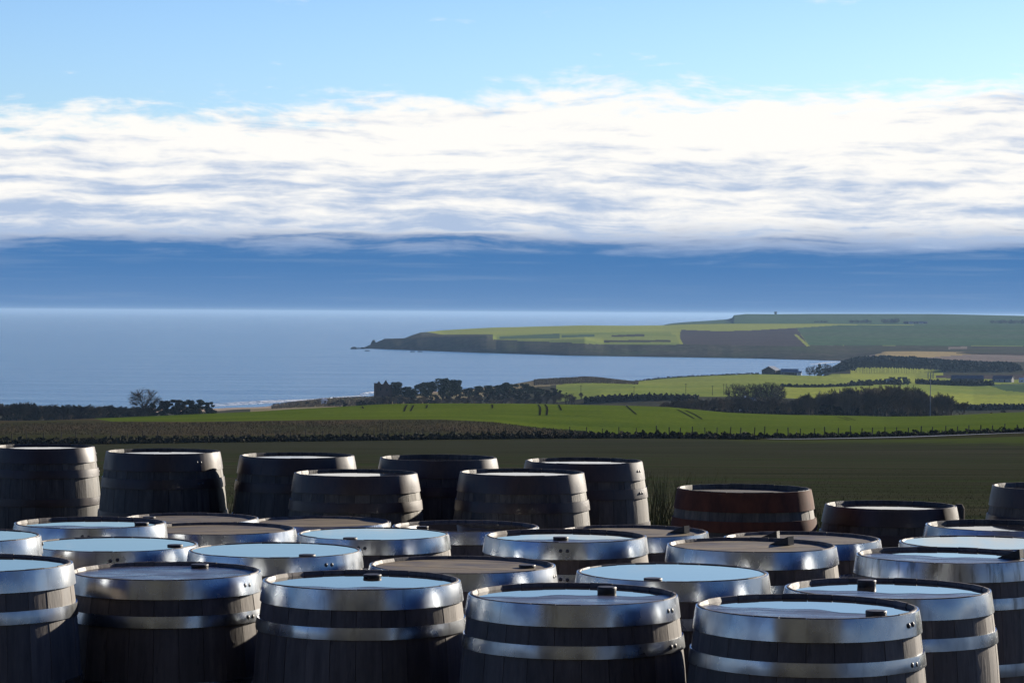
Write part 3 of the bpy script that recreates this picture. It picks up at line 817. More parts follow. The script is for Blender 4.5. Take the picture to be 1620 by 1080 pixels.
# ------------------------------------------------------------------ vegetation builders
def leaf_mat(name, a, b, rand_v=(.7, 1.3)):
    m = MT(name)
    n = m.noise(m.coord('Object', (1, 1, 1), True), 6.0, 3)
    h = m.N('ShaderNodeHueSaturation'); m.link(m.mix(m.ramp(n, .3, .7), a, b), h.inputs['Color']); m.link(m.ramp(m.rnd(), 0, 1, *rand_v), h.inputs['Value'])
    m.set(col=h.outputs[0], rough=.9, spec=.05); return m.m
pine_leaf = leaf_mat('pine_needles', (.024, .040, .018), (.050, .066, .028))
ever_leaf = leaf_mat('evergreen_leaf', (.026, .036, .020), (.045, .052, .028))
wood_leaf = leaf_mat('conifer_mass', (.028, .036, .022), (.044, .048, .030))
twig_m = leaf_mat('bare_twigs', (.085, .068, .044), (.125, .098, .062))
dark_twig = leaf_mat('dark_bare_twigs', (.038, .031, .024), (.06, .05, .036))
bark = leaf_mat('bark', (.05, .042, .034), (.08, .066, .052))
hedge_m = leaf_mat('hedge_leaf', (.020, .024, .012), (.040, .034, .018))
reed_m = leaf_mat('dead_grass', (.10, .082, .046), (.15, .115, .066))
grass_m = leaf_mat('stubble_blades', (.035, .040, .022), (.055, .055, .032))

def tube(v, f, p0, p1, r0, r1, n=3):
    p0, p1 = Vector(p0), Vector(p1); d = p1 - p0
    if d.length < 1e-6: return
    z = d.normalized(); x = z.orthogonal().normalized(); y = z.cross(x); b = len(v)
    for p, r in ((p0, r0), (p1, r1)):
        for i in range(n):
            a = 6.28318 * i / n; v.append(p + x * (r * math.cos(a)) + y * (r * math.sin(a)))
    for i in range(n): f.append((b + i, b + (i + 1) % n, b + n + (i + 1) % n, b + n + i))
def bare_variant(seed, spread=1.0, stems=1, depth=6, trunk=.26, twig=.010, height=1.0):
    """bare broadleaf tree of unit height: (trunk mesh, crown mesh)"""
    rng = random.Random(seed); tv, tf, cv, cf = [], [], [], []
    def grow(p, d, ln, r, lev):
        q = p + d * ln; main = lev < 1
        tube(*( (tv, tf) if main else (cv, cf) ), p, q, r, max(r * .72, twig * .5), 5 if lev < 2 else 3)
        if lev >= depth: return
        k = 3 if lev in (0, 1, depth - 1, depth - 2) else 2
        for i in range(k):
            dd = (d + Vector((rng.gauss(0, .5), rng.gauss(0, .5), rng.gauss(.08, .30))) * spread).normalized()
            if dd.z < -.05: dd.z = abs(dd.z) * .3; dd.normalize()
            grow(q, dd, ln * rng.uniform(.64, .88), max(r * rng.uniform(.55, .72), twig), lev + 1)
    for s in range(stems):
        d = Vector((rng.gauss(0, .22), rng.gauss(0, .22), 1)).normalized() if stems > 1 else Vector((rng.gauss(0, .04), rng.gauss(0, .04), 1)).normalized()
        grow(Vector((rng.uniform(-.12, .12), rng.uniform(-.12, .12), -.03)) if stems > 1 else Vector((0, 0, -.03)), d, trunk, .030 if stems == 1 else .016, 0)
    hi = max(p.z for p in cv + tv); k = height / hi
    return ([p * k for p in tv], tf), ([p * k for p in cv], cf)
def bare_meshes(name, n, tmat, cmat, **kw):
    out = []
    for i in range(n):
        (tv, tf), (cv, cf) = bare_variant(1000 + i * 17 + len(name), **kw)
        out.append((mesh('trunk', tv, tf, False, tmat), mesh('crown', cv, cf, False, cmat)))
    return out
def leaves(rng, clumps, n, size, flat=.0):
    """n leaf quads spread over the shells of round clumps (cx, cy, cz, rx, rz)"""
    w = np.array([c[3] ** 2 for c in clumps]); w = w / w.sum()
    C = np.array(clumps); k = rng.choice(len(clumps), n, p=w)
    d = rng.normal(size=(n, 3)); d /= np.linalg.norm(d, axis=1)[:, None]
    rr = rng.uniform(.55, 1.08, n)[:, None]
    p = C[k, :3] + d * rr * np.stack([C[k, 3], C[k, 3], C[k, 4]], -1)
    a = rng.normal(size=(n, 3)); a /= np.linalg.norm(a, axis=1)[:, None]
    b = np.cross(a, rng.normal(size=(n, 3))); b /= np.linalg.norm(b, axis=1)[:, None] + 1e-9
    s = (size * rng.uniform(.5, 1.3, n))[:, None]
    return np.stack([p - a * s - b * s * .55, p + a * s - b * s * .7, p + a * s * .8 + b * s * .6, p - a * s * .9 + b * s * .5], 1)
def pine_variant(seed, bare=.38, n=1500, size=.028, spread=.30, lobes=9, mat=None, top=1.0):
    rng = np.random.default_rng(seed); cl = []; v, f = [], []
    lean = rng.normal(0, .05, 2)
    tube(v, f, (0, 0, -.04), (lean[0] * .6, lean[1] * .6, .62), .022, .013, 6)
    tube(v, f, (lean[0] * .6, lean[1] * .6, .62), (lean[0], lean[1], .95), .013, .004, 5)
    for i in range(lobes):
        a = rng.uniform(0, 6.28); z = bare + (top - bare) * ((i + .5) / lobes); wd_ = spread * math.sqrt(max(.12, 1 - ((z - (bare + .25)) / (top - bare - .12)) ** 2)) if z > bare + .2 else spread * .75
        r = wd_ * rng.uniform(.35, .95); cxx, cyy = r * math.cos(a), r * math.sin(a); cr = rng.uniform(.09, .155) * spread / .30
        cl.append((cxx + lean[0], cyy + lean[1], min(z, top - cr * .7), cr, cr * .62))
        tube(v, f, (lean[0] * z * .8, lean[1] * z * .8, max(z - .12, .15)), (cxx + lean[0], cyy + lean[1], z), .009, .003, 3)
    cl.append((lean[0], lean[1], bare + .3, spread * .55, .16))
    return mesh('trunk', v, f, False, bark), quad_mesh('crown', leaves(rng, cl, n, size), mat or pine_leaf)
def place_tree(name, meshes, base, h, label, cat, group=None, wx=1.0, rng=random):
    root = empty(name, base, rng.uniform(0, 6.28)); root.scale = (h * wx, h * wx, h)
    tag(root, label, cat, group)
    obj('trunk', meshes[0], None, root); obj('crown', meshes[1], None, root)
    return root
rg = random.Random(5)
def dome_tree(seed, width=.50, tips=330):
    """broad bare crown: limbs fan out of a short trunk, twigs fill a dome"""
    rng = random.Random(seed); tv, tf, cv, cf = [], [], [], []
    tube(tv, tf, (0, 0, -.04), (.01, 0, .16), .034, .026, 7); tube(tv, tf, (.01, 0, .16), (0, .01, .30), .026, .020, 6)
    nodes = []
    for i in range(13):
        a = i * 2.4 + rng.uniform(-.3, .3); rr = width * rng.uniform(.30, .62); zt = rng.uniform(.50, .80) - rr * .25
        p0 = Vector((0, 0, rng.uniform(.15, .30))); p3 = Vector((rr * math.cos(a), rr * math.sin(a), zt))
        last = p0
        for q in range(1, 6):
            f_ = q / 5; p = p0.lerp(p3, f_); p.z += .05 * math.sin(math.pi * f_) + rng.gauss(0, .008); p.x += rng.gauss(0, .012); p.y += rng.gauss(0, .012)
            tube(cv, cf, last, p, .017 * (1.15 - f_) + .004, .017 * (1.0 - f_) + .004, 4); last = p; nodes.append(p.copy())
    for i in range(tips):
        d = Vector((rng.gauss(0, 1), rng.gauss(0, 1), rng.gauss(.15, .8))).normalized(); k = rng.uniform(.55, 1.0) ** .6
        t = Vector((d.x * width * k, d.y * width * k, .60 + d.z * .40 * k))
        if t.z < .30: t.z = .30 + rng.uniform(0, .12)
        b_ = min(nodes, key=lambda n_: (n_ - t).length_squared + (.05 if n_.z > t.z else 0))
        m_ = b_.lerp(t, .5) + Vector((rng.gauss(0, .018), rng.gauss(0, .018), rng.gauss(.01, .018)))
        tube(cv, cf, b_, m_, .0058, .0042); tube(cv, cf, m_, t, .0042, .0024)
        for q in range(5):
            e_ = (t - b_).normalized() + Vector((rng.gauss(0, .7), rng.gauss(0, .7), rng.gauss(.1, .6))); s_ = m_.lerp(t, rng.uniform(.1, 1.0))
            tube(cv, cf, s_, s_ + e_.normalized() * rng.uniform(.03, .085), .0026, .0012)
    return mesh('trunk', tv, tf, False, bark), mesh('crown', cv, cf, False, dark_twig)
OAKS = [dome_tree(71), dome_tree(72, .40, 220), dome_tree(73, .44, 240)]
SCRUB = bare_meshes('scrub', 5, bark, twig_m, spread=.62, stems=6, depth=5, trunk=.20, twig=.0052)
DSCRUB = bare_meshes('darkscrub', 4, bark, dark_twig, spread=.70, stems=6, depth=5, trunk=.18, twig=.0060)
PINES = [pine_variant(200 + i, n=2600, size=.026, spread=.36, lobes=15, bare=.30) for i in range(5)]
EVERS = [pine_variant(300 + i, bare=.06, n=2800, size=.032, spread=.31, lobes=16, mat=ever_leaf) for i in range(4)]
TALLS = [pine_variant(400 + i, bare=.50, n=700, size=.040, spread=.22, lobes=9, mat=wood_leaf) for i in range(4)]
BUSHES = [pine_variant(500 + i, bare=.0, n=900, size=.055, spread=.42, lobes=10, mat=hedge_m) for i in range(3)]

def hgt(y0, y1, Y): return (y1 - y0) / F * Y

# woodland at the far left, the big bare tree and the evergreens beside it
b = ground(229, 1120); place_tree('bare_tree', OAKS[0], b, CZ - (612 - sea_h(229)) / F * 1120 - b.z, 'big bare tree with a wide round crown beside dark evergreens against the sea', 'tree', None, 1.1, rg)
for i, (x, ytop, Y, wx) in enumerate([(243, 637, 1105, 1.0), (263, 633, 1110, 1.0), (279, 631.5, 1115, 1.2), (294, 634, 1110, 1.1), (303, 632, 1120, .9), (313, 631.5, 1110, 1.0), (331, 635.5, 1105, 1.1)]):
    b = ground(x, Y); place_tree('evergreen_tree', EVERS[i % 4], b, CZ - (ytop - sea_h(x)) / F * Y - b.z, 'dark round-topped evergreen tree in the clump beside the big bare tree' if i < 6 else 'dark evergreen tree at the end of its clump, apart, next to the beach', 'tree', 'evergreens beside the big bare tree' if i < 6 else None, wx * 1.15, rg)
for i in range(64):
    x = -120 + i * 5.6 + rg.uniform(-4, 4); Y = 1040 + rg.uniform(0, 150)
    yt = np.interp(x, [-120, 0, 40, 70, 90, 110, 160, 240], [634, 637, 636, 639, 640, 640, 641, 643]) + rg.uniform(-2, 4.5)
    b = ground(x, Y); place_tree('scrub_tree', DSCRUB[i % 4], b, max(2.5, CZ - (yt - sea_h(x)) / F * Y - b.z), 'leafless dark scrub tree in the thicket left of the big bare tree'.replace('left of', 'running up to'), 'tree', 'thicket running up to the big bare tree', rg.uniform(.9, 1.3), rg)
# dense undergrowth holding the thicket together
for i in range(34):
    x = -110 + i * 10.5 + rg.uniform(-4, 4)
    if x > 250: continue
    b = ground(x, 1130 + rg.uniform(-20, 60)); place_tree('thicket_bush', BUSHES[i % 3], b, rg.uniform(4.0, 6.2), 'dense dark bush low in the thicket running up to the big bare tree', 'bush', 'bushes low in the thicket', rg.uniform(1.0, 1.4), rg)

# pines round the ruined tower
PN = [(628, 603.5, 1560, 1.0), (641, 611, 1540, 1.1), (652, 612.5, 1545, 1.0), (671, 604, 1540, 1.05), (682, 603, 1560, .9), (702, 597.5, 1540, 1.0), (713, 600, 1560, .9), (722, 600.5, 1550, .8), (741, 613, 1580, 1.2), (756, 610, 1590, 1.1),
      (772, 609, 1600, 1.1), (786, 608.5, 1590, 1.1), (800, 604.5, 1570, 1.0), (812, 607, 1590, 1.0), (829, 606, 1570, 1.0), (838, 610, 1590, 1.0), (848, 613, 1560, 1.0), (858, 614.5, 1570, 1.0), (868, 618, 1560, 1.1), (884, 621, 1560, 1.1), (896, 620.5, 1570, 1.0)]
for i, (x, yt, Y, wx) in enumerate(PN):
    b = ground(x, Y); h = CZ - (yt - sea_h(x)) / F * Y - b.z
    lab = {0: 'round pine close against the ruined tower', 5: 'tallest dark pine in the grove beside the ruined tower'}.get(i, 'dark wind-shaped pine in the grove between ruined tower and dunes')
    place_tree('pine_tree', PINES[i % 5], b, h, lab, 'tree', None if i in (0, 5) else 'pines in the grove beside the ruined tower', wx * (1.15 if h < 11 else .95), rg)
for i in range(30):
    x = 606 + i * 9.6 + rg.uniform(-3, 3); b = ground(x, 1500 + rg.uniform(0, 60))
    place_tree('grove_bush', BUSHES[i % 3], b, rg.uniform(3.5, 6.0), 'low dark bush filling the pine grove beside the tower', 'bush', 'bushes under the pines', rg.uniform(1.0, 1.4), rg)
for i in range(46):
    x = 585 + i * 7.4 + rg.uniform(-3, 3); b = ground(x, 1380 + rg.uniform(0, 60))
    place_tree('brown_shrub', SCRUB[i % 5], b, rg.uniform(3.6, 6.2), 'leafless brown shrub in the belt below the pine grove', 'shrub', 'brown shrubs below the pine grove', rg.uniform(.8, 1.1), rg)
for i in range(14):
    x = 545 + rg.uniform(0, 60); b = ground(x, 1390 + rg.uniform(0, 120))
    place_tree('dune_bush', BUSHES[i % 3], b, rg.uniform(1.6, 3.4), 'low dark bush on the rough slope below the ruined tower', 'bush', 'bushes below the ruined tower', 1.5, rg)
for i, (x, Y) in enumerate([(459, 1560), (472, 1570), (487, 1600), (500, 1610), (521, 1500), (526, 1510), (534, 1590), (541, 1600)]):
    b = ground(x, Y); place_tree('marram_bush', BUSHES[i % 3], b, rg.uniform(1.2, 2.2), 'small dark bush on the sandy bank above the beach', 'bush', 'bushes above the beach', 2.0, rg)

# bare belt of trees behind the crop on the right
for i in range(110):
    x = 1052 + i * 4.15 + rg.uniform(-4, 4); Y = 985 + rg.uniform(0, 130)
    yt = np.interp(x, [1050, 1100, 1150, 1200, 1240, 1290, 1330, 1360, 1400, 1440, 1455, 1475, 1490, 1510], [636, 630, 627, 626, 628, 622, 613, 612, 607, 607, 618, 622, 621, 634]) + rg.uniform(-3, 8)
    b = ground(x, Y); h = CZ - (yt - sea_h(x)) / F * Y - b.z
    place_tree('belt_tree', SCRUB[i % 5], b, max(h, 3.0), 'leafless brown tree in the dense belt behind the crop field', 'tree', 'bare tree belt behind the crop field', rg.uniform(.55, .8) if h > 7 else 1.0, rg)
for i in range(56):
    x = 1050 + i * 8 + rg.uniform(-4, 4); b = ground(x, 1010 + rg.uniform(0, 90))
    if x > 1505: continue
    place_tree('belt_bush', BUSHES[i % 3], b, np.interp(x, [1050, 1200, 1300, 1500], [2.6, 4.2, 5.2, 4.4]) * rg.uniform(.8, 1.1), 'dense dark bush at the foot of the bare tree belt', 'bush', 'bushes at the foot of the tree belt', rg.uniform(.9, 1.2), rg)
for x, yt, Y, lab in [(1523, 634, 960, 'lone leafless tree just past the end of the bare tree belt'), (1587, 648, 930, 'small round leafless bush alone at the top edge of the crop'), (1569, 651, 940, 'tiny pale leafless bush beside the lone round bush')]:
    b = ground(x, Y); place_tree('lone_tree', SCRUB[int(x) % 5], b, CZ - (yt - sea_h(x)) / F * Y - b.z, lab, 'tree', None, .9, rg)

# trees by the white house, by the farm, and hedges between the fields
for i, (x, yt, Y, wx) in enumerate([(1163, 604, 1260, .8), (1172, 607, 1270, .9), (1188, 604, 1290, .7), (1197, 606, 1290, .7), (1205, 604, 1300, .7), (1217, 602, 1280, 1.0), (1226, 604, 1280, .9), (1232, 608, 1270, .8)]):
    b = ground(x, Y); place_tree('bare_garden_tree', OAKS[i % 2], b, CZ - (yt - sea_h(x)) / F * Y - b.z, 'bare tree around the white house among the fields', 'tree', 'bare trees around the white house', wx, rg)
for i, (x, yt, Y, ms) in enumerate([(1281, 578, 2420, OAKS), (1289, 577, 2430, OAKS), (1297, 575.5, 2420, EVERS), (1305, 573.5, 2430, OAKS), (1310, 575, 2440, OAKS)]):
    b = ground(x, Y); place_tree('farm_tree', ms[i % 2], b, CZ - (yt - sea_h(x)) / F * Y - b.z, 'small dark evergreen between bare trees beside the farm sheds' if i == 2 else 'small bare tree standing against the bay beside the farm sheds', 'tree', None if i == 2 else 'bare trees beside the farm sheds', .8, rg)

def hedge(label, pts, n, hh, depth, mat=hedge_m, name='hedge', size=.5, group=None):
    """leafy strip along ground points"""
    rng = np.random.default_rng(int(pts[0][0]) + n)
    P3 = [ground(x, Y) for x, Y in pts]; c = P3[0].copy()
    seg = np.array([[p.x, p.y, p.z] for p in P3])
    t = rng.uniform(0, len(pts) - 1, n); k = np.minimum(t.astype(int), len(pts) - 2); fr = (t - k)[:, None]
    p = seg[k] * (1 - fr) + seg[k + 1] * fr
    bumpy = .65 + .35 * np.sin(t * 9.3 + 1) * np.sin(t * 23.1)
    p[:, 1] += rng.uniform(-depth, depth, n)
    p[:, 2] += rng.uniform(-.1, 1, n) ** .8 * hh * bumpy if False else np.clip(rng.uniform(-.1, 1, n), 0, 1) * hh * bumpy
    a = rng.normal(size=(n, 3)); a /= np.linalg.norm(a, axis=1)[:, None]
    b = np.cross(a, rng.normal(size=(n, 3))); b /= np.linalg.norm(b, axis=1)[:, None] + 1e-9
    s = (size * rng.uniform(.5, 1.3, n))[:, None]
    q = np.stack([p - a * s - b * s * .6, p + a * s - b * s * .6, p + a * s * .8 + b * s * .6, p - a * s * .8 + b * s * .6], 1) - np.array(c)
    o = obj(name, quad_mesh(name, q, mat), loc=c); tag(o, label, 'hedge', group); return o
hedge('long dark hedge between the near stubble field and the rough grass', [(x, 447) for x in range(-300, 1260, 60)], 26000, 1.25, 4.0, size=.22)
hedge('dark hedge along the road below the crop field', [(x, 466 + (x - 1200) * .02) for x in range(1200, 2000, 60)], 9000, 1.1, 2.0, size=.20)
hedge('dark bank of hedge behind the brow of the crop, left of the tree belt'.replace('left of', 'next to'), [(x, 1400) for x in range(925, 1110, 20)], 3600, 3.6, 4, size=.8)
hedge('thin dark hedge between two bright pastures above the tree belt', [(1236, 1770), (1260, 1775), (1290, 1785), (1320, 1790), (1350, 1800), (1380, 1830)], 1500, 2.3, 3, size=.7)
hedge('short hedge stepping up towards the dark farm copse', [(1345, 1830), (1375, 1900), (1400, 1950), (1425, 1960)], 900, 3.5, 6, size=.9)
hedge('dark hedge bank below the long dark shed', [(x, 2030) for x in range(1450, 1580, 15)], 2200, 4.0, 8, size=1.0)
hedge('dark hedge at the foot of the striped pasture, right of the tree belt'.replace('right of', 'beyond'), [(x, 1380) for x in range(1500, 1760, 20)], 3200, 3.3, 4, size=.8)
hedge('fine hedge line along the top of the pasture beside the bay', [(1003, 2330), (1040, 2335), (1080, 2340), (1120, 2340), (1160, 2345), (1200, 2345)], 1100, 1.5, 3, size=.6)
for i, x in enumerate([1392, 1400, 1408, 1415, 1422, 1430, 1437]):
    b = ground(x, 1990); place_tree('copse_tree', EVERS[i % 4], b, CZ - ((596 if 1 < i < 6 else 599) - sea_h(x)) / F * 1990 - b.z, 'dark dense evergreen in the small copse among bright pastures', 'tree', 'evergreens of the small copse', 1.3, rg)

# row of tall bare-stemmed pines and the wood on the slope behind it
for i in range(34):
    x = 1352 + i * 3.9 + rg.uniform(-1, 1); Y = 2640 + rg.uniform(-25, 25); b = ground(x, Y)
    yt = np.interp(x, [1350, 1400, 1480], [571, 573, 578]) + rg.uniform(-1.5, 1.5)
    place_tree('tall_pine', TALLS[i % 4], b, CZ - (yt - sea_h(x)) / F * Y - b.z, 'tall bare-stemmed pine in the row at the foot of the wood', 'tree', 'row of bare-stemmed pines', .75, rg)
def wood_mass():
    rng = np.random.default_rng(8); out = []
    for i in range(620):
        x = rng.uniform(1300, 1612); Y = rng.uniform(2820 if 1348 < x < 1490 else 2690, 3060)
        b = ground(x, Y); top = np.interp(x, [1300, 1318, 1332, 1345, 1360, 1400, 1450, 1500, 1560, 1600, 1612], [588, 581, 571.5, 566, 563.5, 561.8, 564, 568.5, 571, 572, 576]) + rng.uniform(0, 2.2)
        ztop = CZ - (top - sea_h(x)) / F * Y
        h = min(max(ztop - b.z, 1.5), 17.0) * rng.uniform(.8, 1.0)
        r = min(4.5, h * .45)
        cl = [(b.x + rng.normal(0, 1), b.y + rng.normal(0, 1), b.z + h * q, r * (1.15 - q * .6), h * .2) for q in (.3, .55, .8)]
        out.append(leaves(rng, cl, 85, 1.3))
    o = obj('conifer_wood', quad_mesh('conifer_wood', np.concatenate(out), wood_leaf))
    tag(o, 'dark wood covering the low hill behind the bare-stemmed pines', 'wood', kind='stuff')
wood_mass()

# tree lines on the far hill
def far_clump(x0, x1, ybase, ytop, n, label):
    for i in range(n):
        x = x0 + (x1 - x0) * (i + .5) / n + rg.uniform(-1, 1); Y = 5900
        base = P(x, ybase, Y); h = hgt(ytop + rg.uniform(0, 2.5), ybase, Y)
        place_tree('far_tree', (OAKS + EVERS)[i % 4], base, h, label, 'tree', label, 1.1, rg)
far_clump(1288, 1310, 512.5, 506, 6, 'small tree in the copse on the far hill above the dark ploughed field')
far_clump(1344, 1378, 512.8, 504.5, 9, 'small tree in the long copse on the far hill')
far_clump(1397, 1422, 513, 502.5, 7, 'small tree in the tall copse next to the far hill farm')
far_clump(1568, 1622, 513, 504.5, 13, 'small tree in the hazy copse past the far hill farm')
b = P(1228, 497.6, 6780); place_tree('hilltop_tree', EVERS[1], b, hgt(492.6, 497.6, 6780), 'lone dark tree clump on the very top of the far hill', 'tree', None, 1.6, rg)

# ------------------------------------------------------------------ grass
def blades(name, pts, h, w, mat, label, cat, lean=.35, seed=0):
    rng = np.random.default_rng(seed); n = len(pts)
    a = rng.uniform(0, 6.28, n); dx = np.stack([np.cos(a), np.sin(a), 0 * a], -1)
    hh = (h * rng.uniform(.5, 1.3, n))[:, None]; ww = (w * rng.uniform(.6, 1.3, n))[:, None]
    tip = pts + np.stack([rng.normal(0, lean, n), rng.normal(0, lean, n), np.ones(n)], -1) * hh
    q = np.stack([pts - dx * ww, pts + dx * ww, tip], 1)
    o = obj(name, quad_mesh(name, q, mat, per=3)); tag(o, label, cat, kind='stuff'); return o
rng = np.random.default_rng(12)
def scatter(n, y0, y1, x0=-60, x1=1680, power=1.0):
    Y = y0 * (y1 / y0) ** rng.uniform(0, 1, n) if power == 1.0 else y0 + (y1 - y0) * rng.uniform(0, 1, n) ** power
    xs_ = rng.uniform(x0, x1, n); t = (xs_ - 810) / F
    return np.stack([t * Y, Y, terrain_z(t, Y) - .01], -1)
blades('stubble', scatter(52000, 19, 150), .045, .006, grass_m, 'short dark stubble over the near field', 'grass', .5, 1)
pts = scatter(30000, 500, 640, -80, 930, .9); px_, py_ = pix(pts[:, 0], pts[:, 1], pts[:, 2])
lim = np.interp(px_, [p[0] for p in ROUGH_TOP], [p[1] for p in ROUGH_TOP]) + 1.0
blades('rough_grass', pts[py_ > lim], .32, .06, leaf_mat('rough_brown_grass', (.050, .045, .023), (.080, .060, .034)), 'rough brown grass on the strip below the crop field', 'grass', .3, 2)
pts = scatter(9000, 1850, 2080, 845, 1010, .9)
blades('marram_grass', pts, 1.1, .35, reed_m, 'pale marram grass on the dune ridge', 'grass', .3, 3)
pts = scatter(7000, 1470, 1780, 430, 600, .9)
blades('bank_grass', pts, .9, .3, reed_m, 'pale dune grass on the bank above the beach', 'grass', .3, 4)
# weeds at the yard edge behind the casks
def weeds(x, Y, n, h, label, seed):
    r_ = np.random.default_rng(seed); c = ground(x, Y)
    p = np.stack([c.x + r_.normal(0, .16, n), c.y + r_.normal(0, .16, n), np.full(n, c.z)], -1) - np.array(c)
    a = r_.uniform(0, 6.28, n); dx = np.stack([np.cos(a), np.sin(a), 0 * a], -1) * .006
    tip = p + np.stack([r_.normal(0, .25, n), r_.normal(0, .25, n), np.ones(n)], -1) * (h * r_.uniform(.4, 1.1, n))[:, None]
    md = (p + tip) / 2 + r_.normal(0, .03, (n, 3))
    q = np.concatenate([np.stack([p - dx, p + dx, md + dx * .8, md - dx * .8], 1), np.stack([md - dx * .8, md + dx * .8, tip + dx * .1, tip - dx * .1], 1)])
    o = obj('weed_clump', quad_mesh('weed_clump', q, leaf_mat('weeds', (.05, .055, .022), (.10, .09, .045))), loc=c); tag(o, label, 'weeds')
weeds(1047, 17.6, 520, .75, 'tangled weed clump between the long sunlit flank and the rust-red cask', 1)
weeds(1293, 17.8, 420, .6, 'tangled weed clump between the rust-red cask and the wide white pool', 2)
weeds(366, 18.2, 260, .6, 'tangled weed clump behind the three sunlit cream hoops', 3)

# ------------------------------------------------------------------ road, fence, tracks
def strip(name, pts, width, mat, lift=.06, lift_dir=True):
    """ribbon following 3-D points, width across the view"""
    v = []; f = []
    for i, p in enumerate(pts):
        a = pts[max(i - 1, 0)]; b = pts[min(i + 1, len(pts) - 1)]
        d = (b - a); d.z = 0; d.normalize(); n = Vector((-d.y, d.x, 0)) * width / 2
        for s in (-1, 1):
            q = p + n * s; v.append((q.x, q.y, float(terrain_z(np.array([q.x / q.y]), np.array([q.y]))[0]) + lift))
    for i in range(len(pts) - 1): f.append((2 * i, 2 * i + 1, 2 * i + 3, 2 * i + 2))
    me = mesh(name, v, f, True, mat)
    for p in me.polygons:
        if p.normal.z < 0: p.flip()
    return me
asphalt = simple('road_asphalt', (.16, .165, .175), (.20, .205, .215), .5, .55, .5)
road_pts = [ground(x, 452 + (1700 - x) * -.02 + 6) for x in range(1215, 2000, 25)]
tag(obj('road', strip('road', road_pts, 5.0, asphalt, .16)), kind='structure')
soil = simple('bare_soil', (.012, .011, .007), (.022, .019, .012), .5, spec=0.0)
track_n = 0
for tr in ([(644, 640.8), (641.5, 645), (639.5, 651)], [(654.5, 641), (652, 646), (649.5, 650.5)], [(676, 640.8), (674.5, 646)], [(779, 640.2), (779.3, 646)],
           [(851.5, 640.2), (854.5, 644), (855.2, 648.5), (854, 657)], [(862.5, 640.3), (865.5, 644), (866.3, 648.5), (865, 657)], [(884, 640.5), (888.2, 649)],
           [(991, 642), (998, 648), (1007, 655.5)], [(1072, 648), (1083, 653.5), (1099, 662.5)], [(1085, 649.5), (1097, 654.5), (1111, 663)], [(1325, 659.5), (1343, 664.5)], [(1336, 659.8), (1353, 664.8)], [(573, 643), (575, 646.5)]):
    pts = []
    for i in range(len(tr) - 1):
        for q in range(4 if i < len(tr) - 2 else 5):
            f_ = q / 4; pts.append(on_ground(tr[i][0] * (1 - f_) + tr[i + 1][0] * f_, tr[i][1] * (1 - f_) + tr[i + 1][1] * f_, 560, 860))
    tag(obj('wheel_track', strip('wheel_track', pts, .48, soil, .10)), kind='structure')

post_m = simple('fence_wood', (.045, .04, .034), (.08, .07, .058), 4, kind='Object')
def fence(label, pts, hh, w):
    c = pts[0]; root = empty('wire_fence', c); tag(root, label, 'fence')
    pm = box_mesh('post', (-w / 2, -w / 2, -.25), (w / 2, w / 2, 1.0), post_m)
    for i, p in enumerate(pts):
        obj('post', pm, None, root, p - c, (R(rg.uniform(-4, 4)), R(rg.uniform(-4, 4)), 0), (rg.uniform(.9, 1.25), 1, hh * rg.uniform(.82, 1.12)))
    for k, zz in enumerate((.45, .8)):
        v, f = [], []
        for a, b in zip(pts[:-1], pts[1:]): tube(v, f, a - c + Vector((0, 0, zz * hh)), b - c + Vector((0, 0, zz * hh)), .006, .006, 3)
        obj('wire', mesh('wire', v, f, False, post_m), None, root)
fence('wire fence on wooden posts along the crop field above the road', [ground(x + rg.uniform(-2, 2), 478 + (1620 - x) * .02) for x in range(1040, 1680, 19)], 1.75, .16)
fence('wire fence on wooden posts along the rough brown grass', [ground(x + rg.uniform(-2, 2), 462) for x in range(-60, 1030, 26)], 1.65, .13)

# ------------------------------------------------------------------ buildings
stone = simple('red_sandstone', (.085, .055, .045), (.13, .085, .068), .35, .95, .1, bump=.5, bdist=.2)
white = simple('white_render', (.62, .61, .58), (.70, .69, .66), .3)
slate = simple('slate_roof', (.06, .065, .075), (.09, .095, .105), .5, .6, .4)
tin = simple('grey_sheet_roof', (.12, .14, .16), (.17, .19, .21), .3, .5, .5)
shedwall = simple('shed_wall', (.05, .045, .04), (.08, .07, .06), .3)
dark_open = simple('dark_opening', (.012, .012, .014), (.02, .02, .022), .5)
pane = MT('window_glass').set(col=(.03, .035, .04), rough=.08, spec=.5).m

